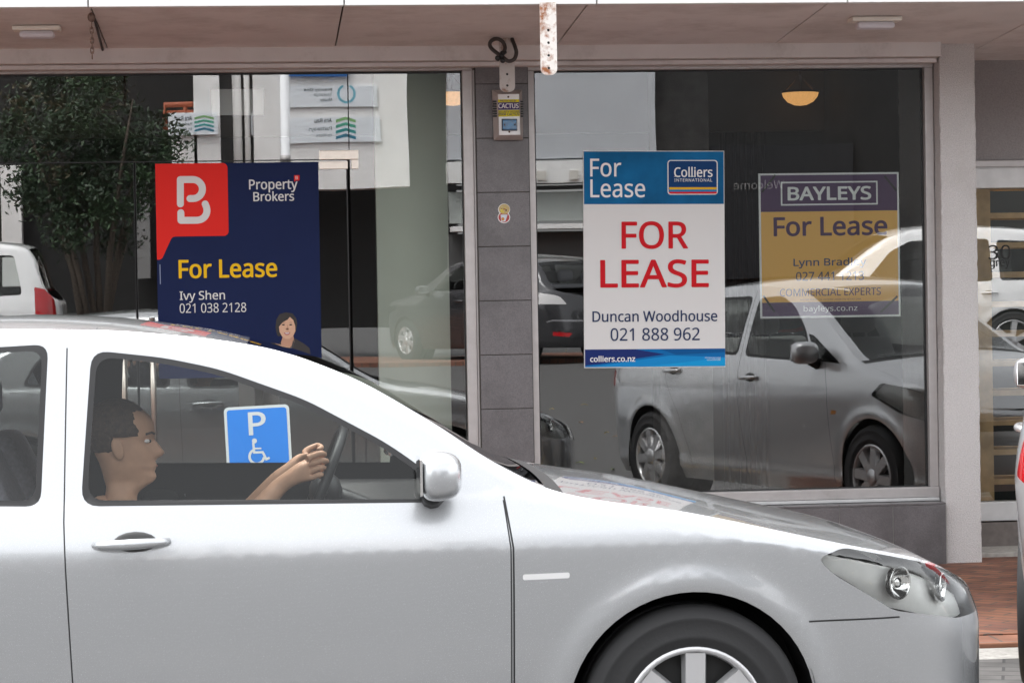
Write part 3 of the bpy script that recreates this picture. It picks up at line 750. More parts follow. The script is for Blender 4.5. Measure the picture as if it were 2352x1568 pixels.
whl = lst([(738+98*cos(radians(t)), 940+98*sin(radians(t))) for t in range(240, 0, -12)])
flat('wheelchair_symbol', [E2(707, 727, 34, 34)], -.002, swhite, A.root)
flat('wheelchair_symbol', [ic[0]], -.0022, swhite, A.root); flat('wheelchair_symbol', [ic[1]], -.0024, swhite, A.root); flat('wheelchair_symbol', pieces(whl, 34*A.sc), -.0026, swhite, A.root, inc=-.00001)
zg = A.p.z-.10
MB().box((-.028, .0035, -zg), (.028, .05, hh*.8), .004).build('sign_post', mat('galvanised post', (.42, .41, .40), .5, .6, noise=.15, nscale=30), A.root)

# printed sheets are matt: little sheen
for m_ in bpy.data.materials:
    if any(k in m_.name for k in ('ink', 'print', 'poster', 'header', 'footer', 'badge')) and m_.use_nodes and 'Principled BSDF' in m_.node_tree.nodes:
        m_.node_tree.nodes['Principled BSDF'].inputs['Specular IOR Level'].default_value = .12; m_.node_tree.nodes['Principled BSDF'].inputs['Roughness'].default_value = .6

# ------------------------------------------------------------------ cars
def interp(keys, x):
    xs = np.array([k[0] for k in keys], float); ys = np.array([k[1] for k in keys], float)
    if xs[0] > xs[-1]: xs, ys = xs[::-1], ys[::-1]
    # monotone cubic (pchip-like)
    h = np.diff(xs); d = np.diff(ys)/h; m_ = np.zeros_like(xs)
    for i in range(1, len(xs)-1):
        if d[i-1]*d[i] > 0:
            w1, w2 = 2*h[i]+h[i-1], h[i]+2*h[i-1]; m_[i] = (w1+w2)/(w1/d[i-1]+w2/d[i])
    m_[0], m_[-1] = d[0], d[-1]
    x = np.clip(np.asarray(x, float), xs[0], xs[-1]); i = np.clip(np.searchsorted(xs, x)-1, 0, len(xs)-2)
    t = (x-xs[i])/h[i]
    return (2*t**3-3*t**2+1)*ys[i]+(t**3-2*t**2+t)*h[i]*m_[i]+(-2*t**3+3*t**2)*ys[i+1]+(t**3-t**2)*h[i]*m_[i+1]

def inside(poly, pts):
    poly = np.asarray(poly); x, y = pts[:, 0], pts[:, 1]; r = np.zeros(len(pts), bool); n = len(poly); j = n-1
    for i in range(n):
        xi, yi = poly[i]; xj, yj = poly[j]
        with np.errstate(divide='ignore', invalid='ignore'):
            c = ((yi > y) != (yj > y)) & (x < (xj-xi)*(y-yi)/(yj-yi)+xi)
        r ^= c; j = i
    return r

class Car:
    def __init__(s, p):
        s.p = p; W = p['W']; n = 2/p.get('nF', 2.3); nr = 2/p.get('nR', 3.0)
        xF, xS, xT, xR = p['xF'], p['xS'], p['xT'], p['xR']
        t = np.linspace(0, pi/2, 160)
        fx = xS+(xF-xS)*np.cos(t)**n; fy = W*np.sin(t)**n
        mx = np.linspace(xS, xT, 200)[1:-1]; my = np.full_like(mx, W)
        rx = xT+(xR-xT)*np.cos(t[::-1])**nr; ry = W*np.sin(t[::-1])**nr
        x = np.r_[fx, mx, rx]; y = np.r_[fy, my, ry]
        y = y - .035*((x-p.get('xm', -1.4))/2.2)**2*(y/W)
        u = np.r_[0, np.cumsum(np.hypot(np.diff(x), np.diff(y)))]
        k = np.r_[True, np.diff(u) > 1e-7]; x, y, u = x[k], y[k], u[k]
        un = np.linspace(0, u[-1], 900); s.x = np.interp(un, u, x); s.y = np.interp(un, u, y); s.u = un
        for _ in range(6):
            s.x[1:-1] = (s.x[:-2]+2*s.x[1:-1]+s.x[2:])/4; s.y[1:-1] = (s.y[:-2]+2*s.y[1:-1]+s.y[2:])/4
        dx, dy = np.gradient(s.x, un), np.gradient(s.y, un); L_ = np.hypot(dx, dy)
        s.nx, s.ny = dy/L_, -dx/L_; s.L = u[-1]
    def ux(s, x): return np.interp(-np.asarray(x, float), -s.x, s.u)
    def uy(s, y, front=True):
        h = len(s.u)//4
        return np.interp(y, s.y[:h], s.u[:h]) if front else np.interp(-y, -s.y[-h:], s.u[-h:])
    def ztop(s, u): return interp(s.p['ztop'], np.interp(u, s.u, s.x))
    def S(s, u, z):
        u = np.asarray(u, float); z = np.asarray(z, float); p = s.p
        x, y, nx, ny = [np.interp(u, s.u, a) for a in (s.x, s.y, s.nx, s.ny)]
        zc, zb = p['zc'], p['zb']
        d_ = z-zc; e_ = .045; lo = .5*(np.sqrt(d_*d_+e_*e_)-d_)-e_/2*np.exp(-(d_/.2)**2); up = .5*(np.sqrt(d_*d_+e_*e_)+d_)-e_/2*np.exp(-(d_/.2)**2); gh = np.clip(z-zb, 0, None)
        side = p.get('kl', .16)*(.30*lo + .75*lo**2) + .16*np.clip(.30-z, 0, None) + p.get('ku', .25)*(.45*np.clip(up, 0, zb-zc) + 1.4*np.clip(up, 0, zb-zc)**2) + p.get('kg', .30)*gh + .10*gh**2
        side = side - p.get('sill', 0)*np.exp(-((z-.27)/.045)**2)
        fr = interp(p['zf'], z); re = interp(p['zr'], z)
        wf = np.clip(nx, 0, 1)**2; wr = np.clip(-nx, 0, 1)**2
        ins = side*(1-wf-wr) + (fr)*wf + re*wr
        zt = s.ztop(u); r = p.get('roll', .05); d = np.clip((z-(zt-r))/r, 0, .985)
        ins = ins + p.get('rollw', .035)*(1-np.sqrt(1-d*d))
        # wheel arch flare
        for xa in (0, p['wb']):
            rr = np.hypot(x-xa, z-p['zw']); ins = ins - .014*np.exp(-((rr-p['ra']-.02)/.045)**2)*(ny > .5)
        return np.stack([x-nx*ins, np.maximum(y-ny*ins, 0) if True else 0, z+0*x], -1)
    def N(s, u, z):
        e = 2e-3; du = s.S(u+e, z)-s.S(u-e, z); dz = s.S(u, z+e)-s.S(u, z-e)
        n = np.cross(dz, du); l = np.linalg.norm(n, axis=-1, keepdims=True); n = n/np.maximum(l, 1e-9)
        x, y = np.interp(u, s.u, s.nx), np.interp(u, s.u, s.ny)
        sg = np.sign(n[..., 0]*x+n[..., 1]*y); return n*np.where(sg == 0, 1, sg)[..., None]
    def dom(s, pts):
        out = []
        for q in pts:
            if q[0] == 'f': out.append((s.uy(q[1], True), q[2]))
            elif q[0] == 'r': out.append((s.uy(q[1], False), q[2]))
            else: out.append((float(s.ux(q[0])), q[1]))
        return out
def resample(loop, st):
    out = []
    for i in range(len(loop)):
        a, b = np.array(loop[i]), np.array(loop[(i+1) % len(loop)]); k = max(1, int(np.hypot(*(b-a))/st))
        out += [tuple(a+(b-a)*j/k) for j in range(k)]
    return out
def roundloop(loop, r=.04, n=5, keep=()):
    "round the corners of a polygon"
    out = []; P_ = [np.array(p) for p in loop]; N_ = len(P_)
    for i in range(N_):
        a, b, c = P_[i-1], P_[i], P_[(i+1) % N_]
        la, lc = np.linalg.norm(a-b), np.linalg.norm(c-b); rr = min(r, la*.45, lc*.45)
        p0, p2 = b+(a-b)/la*rr, b+(c-b)/lc*rr
        for k in range(n+1):
            t = k/n; out.append(tuple((1-t)**2*p0+2*t*(1-t)*b+t*t*p2))
    return out

def mesh_np(name, V, Ft, Nn, mats, parent, fmat=None):
    me = bpy.data.meshes.new(name); me.from_pydata([tuple(v) for v in V], [], [tuple(map(int, f)) for f in Ft]); me.update()
    for p in me.polygons: p.use_smooth = True
    o = link(name, me, mats, parent)
    if fmat is not None:
        for p, k in zip(me.polygons, fmat): p.material_index = int(k)
    if Nn is not None:
        me.normals_split_custom_set_from_vertices([tuple(n) for n in Nn])
    return o

def build_car(p, root, M_):
    c = Car(p); uL = c.L
    st = p.get('step', .03)
    us = np.unique(np.r_[np.linspace(0, uL, int(uL/.02))])
    top = [(u, float(c.ztop(u))) for u in us]
    bot = lambda u: p['zbot'] + p.get('bump_up', .0)*(1 if (u < .5 or u > uL-.5) else 0)
    outline = top + [(u, p['zbot']) for u in us[::-1][::2]]
    loops = []   # (class, loop)
    for xa in (0, p['wb']):
        ua = float(c.ux(xa)); loops.append(('hole', [(ua+p['ra']*cos(2*pi*k/56), p['zw']+p['ra']*sin(2*pi*k/56)) for k in range(56)]))
    for k, lp in p.get('seams', []):
        d = c.dom(lp); loops.append(('seam', stroke(resample_open(d, .03), .005, False)))
    for nm, lp, r in p['panels']:
        d = c.dom(lp)
        if r: d = roundloop(d, r)
        loops.append((nm, d))
    V2 = []; Ed = []
    def add(lp, s_=.03):
        q = resample(lp, s_); b = len(V2); V2.extend(q); Ed.extend([(b+i, b+(i+1) % len(q)) for i in range(len(q))])
    add(outline, .03)
    cu_ = [(u, p['zc']) for u in np.linspace(.02, uL-.02, int(uL/.03))]; b0 = len(V2); V2.extend(cu_); Ed.extend([(b0+i, b0+i+1) for i in range(len(cu_)-1)])
    cu_ = [(u, p['zb']) for u in np.linspace(.02, uL-.02, int(uL/.03)) if c.ztop(u) > p['zb']+.02]; b0 = len(V2); V2.extend(cu_); Ed.extend([(b0+i, b0+i+1) for i in range(len(cu_)-1) if abs(cu_[i][0]-cu_[i+1][0]) < .04])
    for _, lp in loops: add(lp)
    arr = np.array(V2)
    gu, gz = np.meshgrid(np.arange(0, uL, st), np.arange(p['zbot'], 2.0, st)); g = np.stack([gu.ravel(), gz.ravel()], 1)
    g[:, 1] += (np.round(g[:, 0]/st) % 2)*st*.5
    g = g[inside(outline, g)]
    keep = np.ones(len(g), bool)
    for i in range(0, len(g), 400):
        dd = np.hypot(g[i:i+400, None, 0]-arr[None, :, 0], g[i:i+400, None, 1]-arr[None, :, 1]).min(1); keep[i:i+400] = dd > st*.45
    g = g[keep]
    vv, ee, ff, *_ = delaunay_2d_cdt([Vector(q) for q in V2+[tuple(q) for q in g]], Ed, [], 0, 1e-6)
    vv = np.array([(v.x, v.y) for v in vv]); ff = np.array([f for f in ff if len(f) == 3])
    cen = vv[ff].mean(1); ok = inside(outline, cen); cls = np.full(len(ff), 'body', object)
    for nm, lp in loops[::-1]:
        m_ = inside(lp, cen); cls[m_ & ok] = nm
    # priority: first entries win
    for nm, lp in loops[::-1]:
        m_ = inside(lp, cen); cls[m_] = nm
    P3 = c.S(vv[:, 0], vv[:, 1]); N3 = c.N(vv[:, 0], vv[:, 1])
    P3[vv[:, 0] < 1e-6, 1] = 0; P3[vv[:, 0] > uL-1e-6, 1] = 0
    objs = {}
    def emit(name, sel, mats, parent, sides=(-1, 1), off=0., fm=None):
        F_ = ff[sel]
        if not len(F_): return None
        used, inv = np.unique(F_, return_inverse=True); F_ = inv.reshape(-1, 3)
        V_ = []; N_ = []; Q = []; FM = []
        for s_ in sides:
            b = len(V_)*0+sum(len(a) for a in V_); p3 = (P3[used]+N3[used]*off)*np.array([1, s_, 1]); n3 = N3[used]*np.array([1, s_, 1])
            # orientation
            a, b2, c2 = p3[F_[:, 0]], p3[F_[:, 1]], p3[F_[:, 2]]; fn = np.cross(b2-a, c2-a); fl = (fn*n3[F_].mean(1)).sum(1) < 0
            G = F_.copy(); G[fl] = G[fl][:, ::-1]
            V_.append(p3); N_.append(n3); Q.append(G+b)
            if fm is not None: FM.append(fm)
        return mesh_np(name, np.vstack(V_), np.vstack(Q), np.vstack(N_), mats, parent, np.concatenate(FM) if FM else None)
    paint = M_['paint']
    body_sel = np.isin(cls, ['body', 'seam', 'trim_body']) & ok
    fm = np.where(cls[body_sel] == 'seam', 1, 0)
    objs['body'] = emit('body', body_sel, [paint, black], root, fm=fm)
    names = [n for n in dict.fromkeys(k for k, _ in loops) if n not in ('hole', 'seam', 'trim_body')]
    for n in names:
        if '.' in n: continue
        kids = [k for k in names if k.startswith(n+'.')]
        sel = (cls == n) & ok
        mt = M_.get(n, paint); off = p.get('off', {}).get(n, 0.)
        if n in p.get('whole', ()):
            objs[n] = emit(n, sel, [mt], root, off=off)
        else:
            for s_ in (-1, 1):
                nm = p['names'].get(n, n)
                o = emit(nm, sel, [mt], root, sides=(s_,), off=off); objs[(n, s_)] = o
                for k in kids:
                    kn = k.split('.')[1]; kk = p['names'].get(kn, kn)
                    emit(kk, (cls == k) & ok, [M_.get(kn, black)], o, sides=(s_,), off=p.get('off', {}).get(kn, 0.))
    # skins across the car
    def skin_strip(name, xa, xb, mats, parent, n=None, q0=-1., q1=1., nq=28, lift=0.):
        ua, ub = float(c.ux(xa)) if xa is not None else 0., float(c.ux(xb)) if xb is not None else uL
        n = n or max(6, int((ub-ua)/.035)); U = np.linspace(ua, ub, n+1); q = np.linspace(q0, q1, nq+1)
        E_3 = c.S(U, c.ztop(U)); xe = E_3[:, 0]
        cr = interp(p['crown'], xe); bl = interp(p['bulge'], xe)
        def T(off_u, off_q):
            Uo = np.clip(U+off_u, 0, uL); e3 = c.S(Uo, c.ztop(Uo)); xx = e3[:, 0]; crr, bll = interp(p['crown'], xx), interp(p['bulge'], xx)
            Q_ = q+off_q; f = 1-np.abs(Q_)**2.4
            X = xx[:, None]+bll[:, None]*f[None]; Y = e3[:, 1][:, None]*Q_[None]; Z = e3[:, 2][:, None]+crr[:, None]*f[None]
            return np.stack([X, Y, Z], -1)
        G = T(0, 0); e = 1e-3
        dn = np.cross(T(0, e)-T(0, -e), T(e, 0)-T(-e, 0)); dn /= np.maximum(np.linalg.norm(dn, axis=-1, keepdims=True), 1e-12)
        dn *= np.sign(dn[..., 2:3]+1e-9)
        G = G+dn*lift
        V_ = G.reshape(-1, 3); N_ = dn.reshape(-1, 3); nq1 = nq+1
        Q = [(i*nq1+j, (i+1)*nq1+j, (i+1)*nq1+j+1, i*nq1+j+1) for i in range(n) for j in range(nq)]
        a = V_[Q[0][1]]-V_[Q[0][0]]; b = V_[Q[0][3]]-V_[Q[0][0]]
        mid_ = Q[len(Q)//2]; fn = np.cross(V_[mid_[1]]-V_[mid_[0]], V_[mid_[2]]-V_[mid_[0]])
        if fn@N_[mid_[0]] < 0: Q = [t[::-1] for t in Q]
        return mesh_np(name, V_, Q, N_, mats, parent)
    x = p['stations']    # nose, cowl, roof front, roof rear, trunk front, tail
    skin_strip('bonnet', None, x['cowl']+.05, [paint], root)
    skin_strip('scuttle', x['cowl']+.05, x['cowl'], [black], root, n=2)
    ws = skin_strip('windscreen', x['cowl']-.015, x['rf'], [M_['glass']], root, q0=-.93, q1=.93)
    skin_strip('pillar_edge', x['cowl']-.0, x['rf']+.0, [paint], ws, q0=-1, q1=-.93, nq=2); skin_strip('pillar_edge', x['cowl']-.0, x['rf']+.0, [paint], ws, q0=.93, q1=1, nq=2)
    skin_strip('roof', x['rf'], x['rr'], [paint], root)
    rw = skin_strip('rear_screen', x['rr']-.03, x['tf']+.02, [M_['glass']], root, q0=-.9, q1=.9)
    skin_strip('screen_border', x['rr'], x['tf'], [paint], rw, q0=-1, q1=-.9, nq=2); skin_strip('screen_border', x['rr'], x['tf'], [paint], rw, q0=.9, q1=1, nq=2)
    if x['tf']-x['end'] > .02: skin_strip('boot_lid', x['tf'], None, [paint], root)
    # under-structure: wheel wells, floor, cabin blocks
    W = p['W']
    for xa in (0, p['wb']):
        for s_ in (-1, 1):
            b = MB(); n = 20; R = p['ra']+.006
            for k in range(n):
                t0, t1 = pi*1.15*k/n-pi*.075, pi*1.15*(k+1)/n-pi*.075
                q = [(xa+R*cos(t), s_*y, p['zw']+R*sin(t)) for t in (t0, t1) for y in (W-.045, W-.32)]
                b.bm.faces.new([b.bm.verts.new(v) for v in (q[0], q[1], q[3], q[2])])
            b.bm.faces.new([b.bm.verts.new((xa+R*cos(2*pi*k/24), s_*(W-.32), p['zw']+R*sin(2*pi*k/24))) for k in range(24)])
            b.build('wheel_well', mat('wheel well', (.01, .01, .01), .9), root, fix=False)
    xf, xr = p['xF'], p['xR']
    b = MB(); b.box((x['cowl']-.12, -W+.36, p['zbot']+.05), (xf-.36, W-.36, p['zb']-.32 if p['zb'] > 1 else .6)); b.box((p['wb']-.1, -W+.36, p['zbot']+.05), (x['cowl']-.12, W-.1-.26, .42)); b.box((xr+.18, -W+.36, p['zbot']+.05), (p['wb']-.1, W-.36, .62))
    b.build('underbody', dark, root)
    trimm = mat('cabin trim', (.075, .072, .07), .8, noise=.1, nscale=60)
    # dashboard
    dz_ = p['zb']-.02; b = MB(); xd = x['cowl']-.1
    b.hexa([(xd-.62, -W+.16, dz_-.28), (xd+.05, -W+.16, dz_-.3), (xd+.05, W-.16, dz_-.3), (xd-.62, W-.16, dz_-.28), (xd-.5, -W+.17, dz_-.03), (xd+.1, -W+.17, dz_-.04), (xd+.1, W-.17, dz_-.04), (xd-.5, W-.17, dz_-.03)])
    b.build('dashboard', trimm, root)
    # seats
    def seat(cx, cy, w=.25):
        so = MB()
        so.box((cx-.26, cy-w, .42), (cx+.27, cy+w, .58), .06); so.build_ = None
        o = so.build('seat', M_.get('cloth', trimm), root, smooth=True)
        bk = MB(); L_ = [(cx-.24, .52), (cx-.36, .8), (cx-.45, 1.08)]
        bk.hexa([(cx-.33, cy-w, .5), (cx-.17, cy-w, .5), (cx-.17, cy+w, .5), (cx-.33, cy+w, .5), (cx-.56, cy-w*.8, 1.08), (cx-.44, cy-w*.8, 1.1), (cx-.44, cy+w*.8, 1.1), (cx-.56, cy+w*.8, 1.08)])
        bmesh.ops.bevel(bk.bm, geom=list(bk.bm.edges), offset=.045, segments=3, profile=.6, affect='EDGES')
        bk.build('seat_back', M_.get('cloth', trimm), o, smooth=True)
        hb = MB(); hb.box((cx-.59, cy-.13, 1.12), (cx-.49, cy+.13, 1.28), .045); hb.tube([(cx-.52, cy-.06, 1.05), (cx-.54, cy-.06, 1.16)], .007); hb.tube([(cx-.52, cy+.06, 1.05), (cx-.54, cy+.06, 1.16)], .007)
        hb.build('headrest', M_.get('cloth', trimm), o, smooth=True)
        return o
    for sy in (-.38, .38): seat(p['seat_x'], sy)
    seat(p['seat_x']-.85, 0, .58)
    # steering wheel, right-hand drive
    sx = p['seat_x']+.50; sw = MB(); ring = []
    ax = Vector((.92, 0, -.39)).normalized(); e1 = Vector((0, 1, 0)); e2 = ax.cross(e1); cc = Vector((sx, -.38, p['zb']-.005))
    for k in range(33): t = 2*pi*k/32; ring.append(cc+e1*.185*cos(t)+e2*.185*sin(t))
    sw.tube(ring, .015, 10, cap=False); sw.ball(cc+ax*.02, (.05, .07, .06), 14)
    for t in (0, pi, 1.5*pi): sw.tube([cc+ax*.015, cc+e1*.18*cos(t)+e2*.18*sin(t)], .014, 8)
    sw.tube([cc, cc+ax*.35], .03, 10)
    sw.build('steering_wheel', black, root); c.sw = (cc, e1, e2, ax)
    # wheels
    R = p['zw']; rr = R-p.get('side', .115)
    for xa in (0, p['wb']):
        for s_ in (-1, 1):
            wo_ = thing('wheel', None, None, (xa, s_*(W-.115), R)); wo_.parent = root
            if s_ < 0: wo_.rotation_euler = (0, p.get('spin', .3)+xa, pi)
            else: wo_.rotation_euler = (0, p.get('spin', .3)+xa, 0)
            tw = .095
            tp = [(rr, -tw), (rr+.02, -tw-.008), (R-.03, -tw-.006), (R-.008, -tw+.012), (R, -tw+.035), (R, -.004), (R-.006, -.003), (R-.006, .003), (R, .004), (R, tw-.035), (R-.008, tw-.012), (R-.03, tw+.006), (R-.034, tw+.0085), (R-.040, tw+.006), (rr+.035, tw+.009), (rr+.03, tw+.0115), (rr+.024, tw+.009), (rr+.012, tw+.006), (rr, tw)]
            MB().lathe(tp, 56, 'y').build('tyre', mat('tyre', (.018, .018, .019), .75, bump=.1, bscale=90), wo_)
            cm = M_.get('rim', alu_w)
            rm = MB(); rm.lathe([(rr+.003, tw), (rr-.004, tw+.008), (rr-.014, tw+.002), (rr-.02, tw-.03), (rr-.02, -tw)], 48, 'y')
            rm.build('rim', cm, wo_)
            MB().lathe([(.0, tw-.055), (rr-.021, tw-.06)], 40, 'y').build('brake_disc', mat('brake dark', (.03, .03, .03), .6, .3), wo_)
            sp_ = MB(); ns = p.get('spokes', 7)
            for k in range(ns):
                t = 2*pi*k/ns; ca, sa = cos(t), sin(t); w0, w1 = .034, .024 if ns > 6 else .03
                def q(r, w, y): return (r*ca-w*sa, y, r*sa+w*ca)
                ro = rr-.016
                sp_.hexa([q(.035, -w0, tw-.02), q(ro, -w1*1.5, tw-.03), q(ro, w1*1.5, tw-.03), q(.035, w0, tw-.02), q(.035, -w0*.8, tw+.004), q(ro, -w1*1.15, tw+.002), q(ro, w1*1.15, tw+.002), q(.035, w0*.8, tw+.004)])
            sp_.lathe([(0, tw+.012), (.04, tw+.011), (.052, tw+.004), (.06, tw-.02)], 28, 'y')
            bmesh.ops.recalc_face_normals(sp_.bm, faces=sp_.bm.faces)
            sp_.build('wheel_cover', cm, wo_)
    # mirrors
    mx_, mz = p['mirror']
    for s_ in (-1, 1):
        u0 = float(c.ux(mx_)); e = c.S(u0, mz-.07)
        mo = MB(); mw_ = p.get('mirror_w', .105); ctr = Vector((mx_+.02, s_*(e[1]+.01+mw_), mz))
        q = bmesh.ops.create_uvsphere(mo.bm, u_segments=20, v_segments=12, radius=1)
        for v in q['verts']:
            k = v.co; f = lambda a, e_: math.copysign(abs(a)**e_, a)
            v.co = ctr+Vector((.075*f(k.x, .8)*(1 if k.x > 0 else .55), mw_*f(k.y, .62), .068*f(k.z, .62)))
        for f_ in mo.bm.faces: f_.smooth = True
        o = mo.build('side_mirror', paint, root)
        MB().tube([(mx_+.02, s_*(e[1]-.01), mz-.07), (mx_+.02, s_*(e[1]+.06), mz-.045)], [.035, .028], 10).build('mirror_stalk', black, o)
        MB().box((ctr.x-.044, ctr.y-mw_*.8, ctr.z-.05), (ctr.x-.036, ctr.y+mw_*.8, ctr.z+.05), .003).build('mirror_glass', mat('mirror silver', (.8, .8, .8), .03, 1), o)
    # door handles
    for (hx, hz) in p['handles']:
        for s_ in (-1, 1):
            u0 = float(c.ux(hx)); e = c.S(u0, hz); y = e[1]
            hm = MB(); P_ = []
            for k in range(11):
                t = k/10; P_.append((hx-.10+.2*t, s_*(y+.004+.034*sin(pi*min(1, max(0, t)))**.5), hz+.006*t))
            hm.tube(P_, [.010+.005*sin(pi*k/10) for k in range(11)], 10)
            o = hm.build('door_handle', paint if p.get('handle_paint', True) else alu_w, root)
            MB().ball((hx+.01, s_*(y-.002), hz), (.062, .008, .034), 16).build('handle_recess', mat('recess', (.05, .05, .05), .6), o)
    return c, objs, emit, cls, ok
def resample_open(pts, st):
    out = []
    for i in range(len(pts)-1):
        a, b = np.array(pts[i]), np.array(pts[i+1]); k = max(1, int(np.hypot(*(b-a))/st))
        out += [tuple(a+(b-a)*j/k) for j in range(k)]
    return out+[tuple(pts[-1])]

lampglass = glass('lamp glass', .10, (.95, .96, .95))
def reflector(name):
    return mat(name, (.90, .91, .90), .3, .12, noise=.06, nscale=22, bump=.12, bscale=30)
silver = carpaint('silver paint', (.50, .515, .53), .62, .27)
common_names = {'door_front': 'door', 'door_rear': 'door', 'glass_a': 'side_window', 'glass_b': 'side_window', 'glass_c': 'quarter_window', 'trim_a': 'window_trim', 'trim_b': 'window_trim'}
def grow(lp, k):
    cx = sum(p[0] for p in lp)/len(lp); cy = sum(p[1] for p in lp)/len(lp)
    out = []
    P_ = [np.array(p) for p in lp]; N_ = len(P_)
    area = sum(P_[i][0]*P_[(i+1) % N_][1]-P_[(i+1) % N_][0]*P_[i][1] for i in range(N_)); sg = 1 if area > 0 else -1
    for i in range(N_):
        a, b, c_ = P_[i-1], P_[i], P_[(i+1) % N_]
        d0, d1 = (b-a)/np.linalg.norm(b-a), (c_-b)/np.linalg.norm(c_-b)
        n0, n1 = np.array([d0[1], -d0[0]])*sg, np.array([d1[1], -d1[0]])*sg
        m_ = n0+n1; m_ /= max(.5, (m_@m_)/2)
        out.append(tuple(b+m_*k))
    return out

# ---- the silver sedan driving past
wa = [(-.68, .937), (-1.66, .957), (-1.635, 1.345), (-1.45, 1.322), (-1.30, 1.288), (-1.066, 1.200), (-.85, 1.080), (-.75, 1.008)]
wb_ = [(-1.80, .960), (-2.72, .985), (-2.66, 1.10), (-2.50, 1.26), (-2.25, 1.345), (-1.785, 1.365)]
sedan = dict(W=.86, xF=.97, xS=.42, xT=-3.25, xR=-3.78, nF=2.7, nR=3.2, zc=.785, zb=.945, wb=-2.78, ra=.352, zw=.312, zbot=.17, sill=.012,
    ztop=[(.97, .63), (.88, .675), (.70, .725), (.42, .785), (0, .880), (-.36, .945), (-.53, 1.025), (-.71, 1.145), (-.95, 1.282), (-1.18, 1.362), (-1.41, 1.398), (-1.65, 1.418), (-1.95, 1.424), (-2.3, 1.408), (-2.6, 1.345), (-2.95, 1.16), (-3.12, 1.06), (-3.4, 1.035), (-3.78, 1.01)],
    zf=[(0, .03), (.35, .0), (.50, .0), (.60, .03), (.70, .10), (1.2, .3)], zr=[(0, .05), (.45, 0), (.6, .01), (1.0, .06), (1.5, .2)],
    crown=[(.98, .0), (.7, .015), (-.3, .022), (-.5, .004), (-1.15, .006), (-1.35, .02), (-1.9, .04), (-2.5, .035), (-3.1, .02), (-3.8, .01)],
    bulge=[(.8, 0), (-.25, .005), (-.45, .015), (-.9, .012), (-1.25, .005), (-1.7, 0), (-2.3, -.03), (-2.9, -.08), (-3.15, -.05), (-3.8, 0)],
    stations=dict(cowl=-.40, rf=-1.22, rr=-2.42, tf=-3.10, end=-3.78), roll=.05, rollw=.03, kg=.30, ku=.42, kl=.19, seat_x=-1.52,
    mirror=(-.74, 1.01), handles=[(-1.54, .838), (-2.52, .852)], spokes=7, spin=.2,
    names=common_names, whole=('front_bumper', 'rear_bumper', 'grille'), off={},
    seams=[('seam', [(-.52, .94), (-.50, .80), (-.50, .30)])],
    panels=[
        ('door_front.glass_a', wa, .05), ('door_front.trim_a', grow(wa, .016), .05),
        ('door_rear.glass_b', wb_, .04), ('door_rear.trim_b', grow(wb_, .016), .04),
        ('headlamp', [(.40, .70), (.355, .745), (.43, .774), (.60, .738), (.78, .695), (.90, .655), ('f', .42, .59), ('f', .46, .545), (.80, .548), (.58, .59)], .025),
        ('repeater', [(-.345, .728), (-.345, .712), (-.475, .710), (-.475, .726)], .006),
        ('grille', [('f', 0, .60), ('f', .40, .60), ('f', .40, .52), ('f', 0, .50)], 0),
        ('seam', [(-.520, .93), (-.505, .80), (-.505, .29), (-.509, .29), (-.509, .80), (-.524, .93)], 0),
        ('seam', [(-1.715, 1.37), (-1.720, .90), (-1.700, .29), (-1.704, .29), (-1.724, .90), (-1.719, 1.37)], 0),
        ('seam', [(.60, .568), (.33, .566), (.33, .571), (.60, .573)], 0),
        ('door_front', [(-.515, .93), (-.505, .29), (-1.70, .29), (-1.724, .90), (-1.718, 1.385), (-1.45, 1.362), (-1.28, 1.326), (-1.04, 1.235), (-.80, 1.09), (-.62, .985)], 0),
        ('door_rear', [(-1.725, .90), (-1.71, .29), (-2.36, .29), (-2.45, .50), (-2.62, .66), (-2.80, .80), (-2.80, 1.0), (-2.70, 1.12), (-2.52, 1.30), (-2.25, 1.385), (-1.722, 1.385)], 0),
        ('tail_lamp', [(-3.3, .80), (-3.35, .96), (-3.70, .97), ('r', .62, .96), ('r', .60, .82), (-3.7, .79)], .03),
        ('front_bumper', [('f', 0, .54), ('f', .46, .54), (.80, .5435), (.60, .5695), (.372, .5695), (.18, .5695), (.345, .40), (.36, .17), ('f', 0, .17)], 0),
    ])
mcar = thing('moving_car', 'silver saloon car driving past in the foreground', 'car', (1.18, 7.76, 0))
MC = dict(paint=silver, glass=carglass, glass_a=carglass, glass_b=carglass, glass_c=carglass, headlamp=lampglass, repeater=mat('pale lens', (.8, .8, .8), .15, coat=1), grille=dark, tail_lamp=mat('red lens', (.45, .005, .01), .12, coat=1),
    rim=mat('silver wheel', (.62, .62, .63), .3, .6), cloth=mat('grey seat cloth', (.23, .22, .25), .9, noise=.15, nscale=80))
mc, mobjs, memit, mcls, mok = build_car(sedan, mcar, MC)
for s_ in (-1, 1):
    h = mobjs[('headlamp', s_)]
    memit('reflector', (mcls == 'headlamp') & mok, [reflector('lamp reflector')], h, sides=(s_,), off=-.05)
    for (x, z, r) in ((.62, .665, .046), (.80, .635, .040)):
        u_ = float(mc.ux(x)); p_ = mc.S(u_, z); n_ = mc.N(np.array([u_]), np.array([z]))[0]; n_ = Vector((n_[0]+.35, n_[1], 0)).normalized()
        b = MB(); b.lathe([(.006, -.022), (r*.55, -.02), (r*.92, .004), (r, .008), (r*1.06, .004), (r*1.0, -.012)], 28, 'x'); b.ball((-.006, 0, 0), (.012, r*.42, r*.42), 14)
        n_.y *= s_; p_ = Vector((p_[0], s_*p_[1], p_[2]))-n_*.026
        for v in b.bm.verts: v.co = n_.to_track_quat('X', 'Z') @ v.co + p_
        b.build('lamp_bowl', mat('chrome', (.85, .85, .85), .1, 1), h)

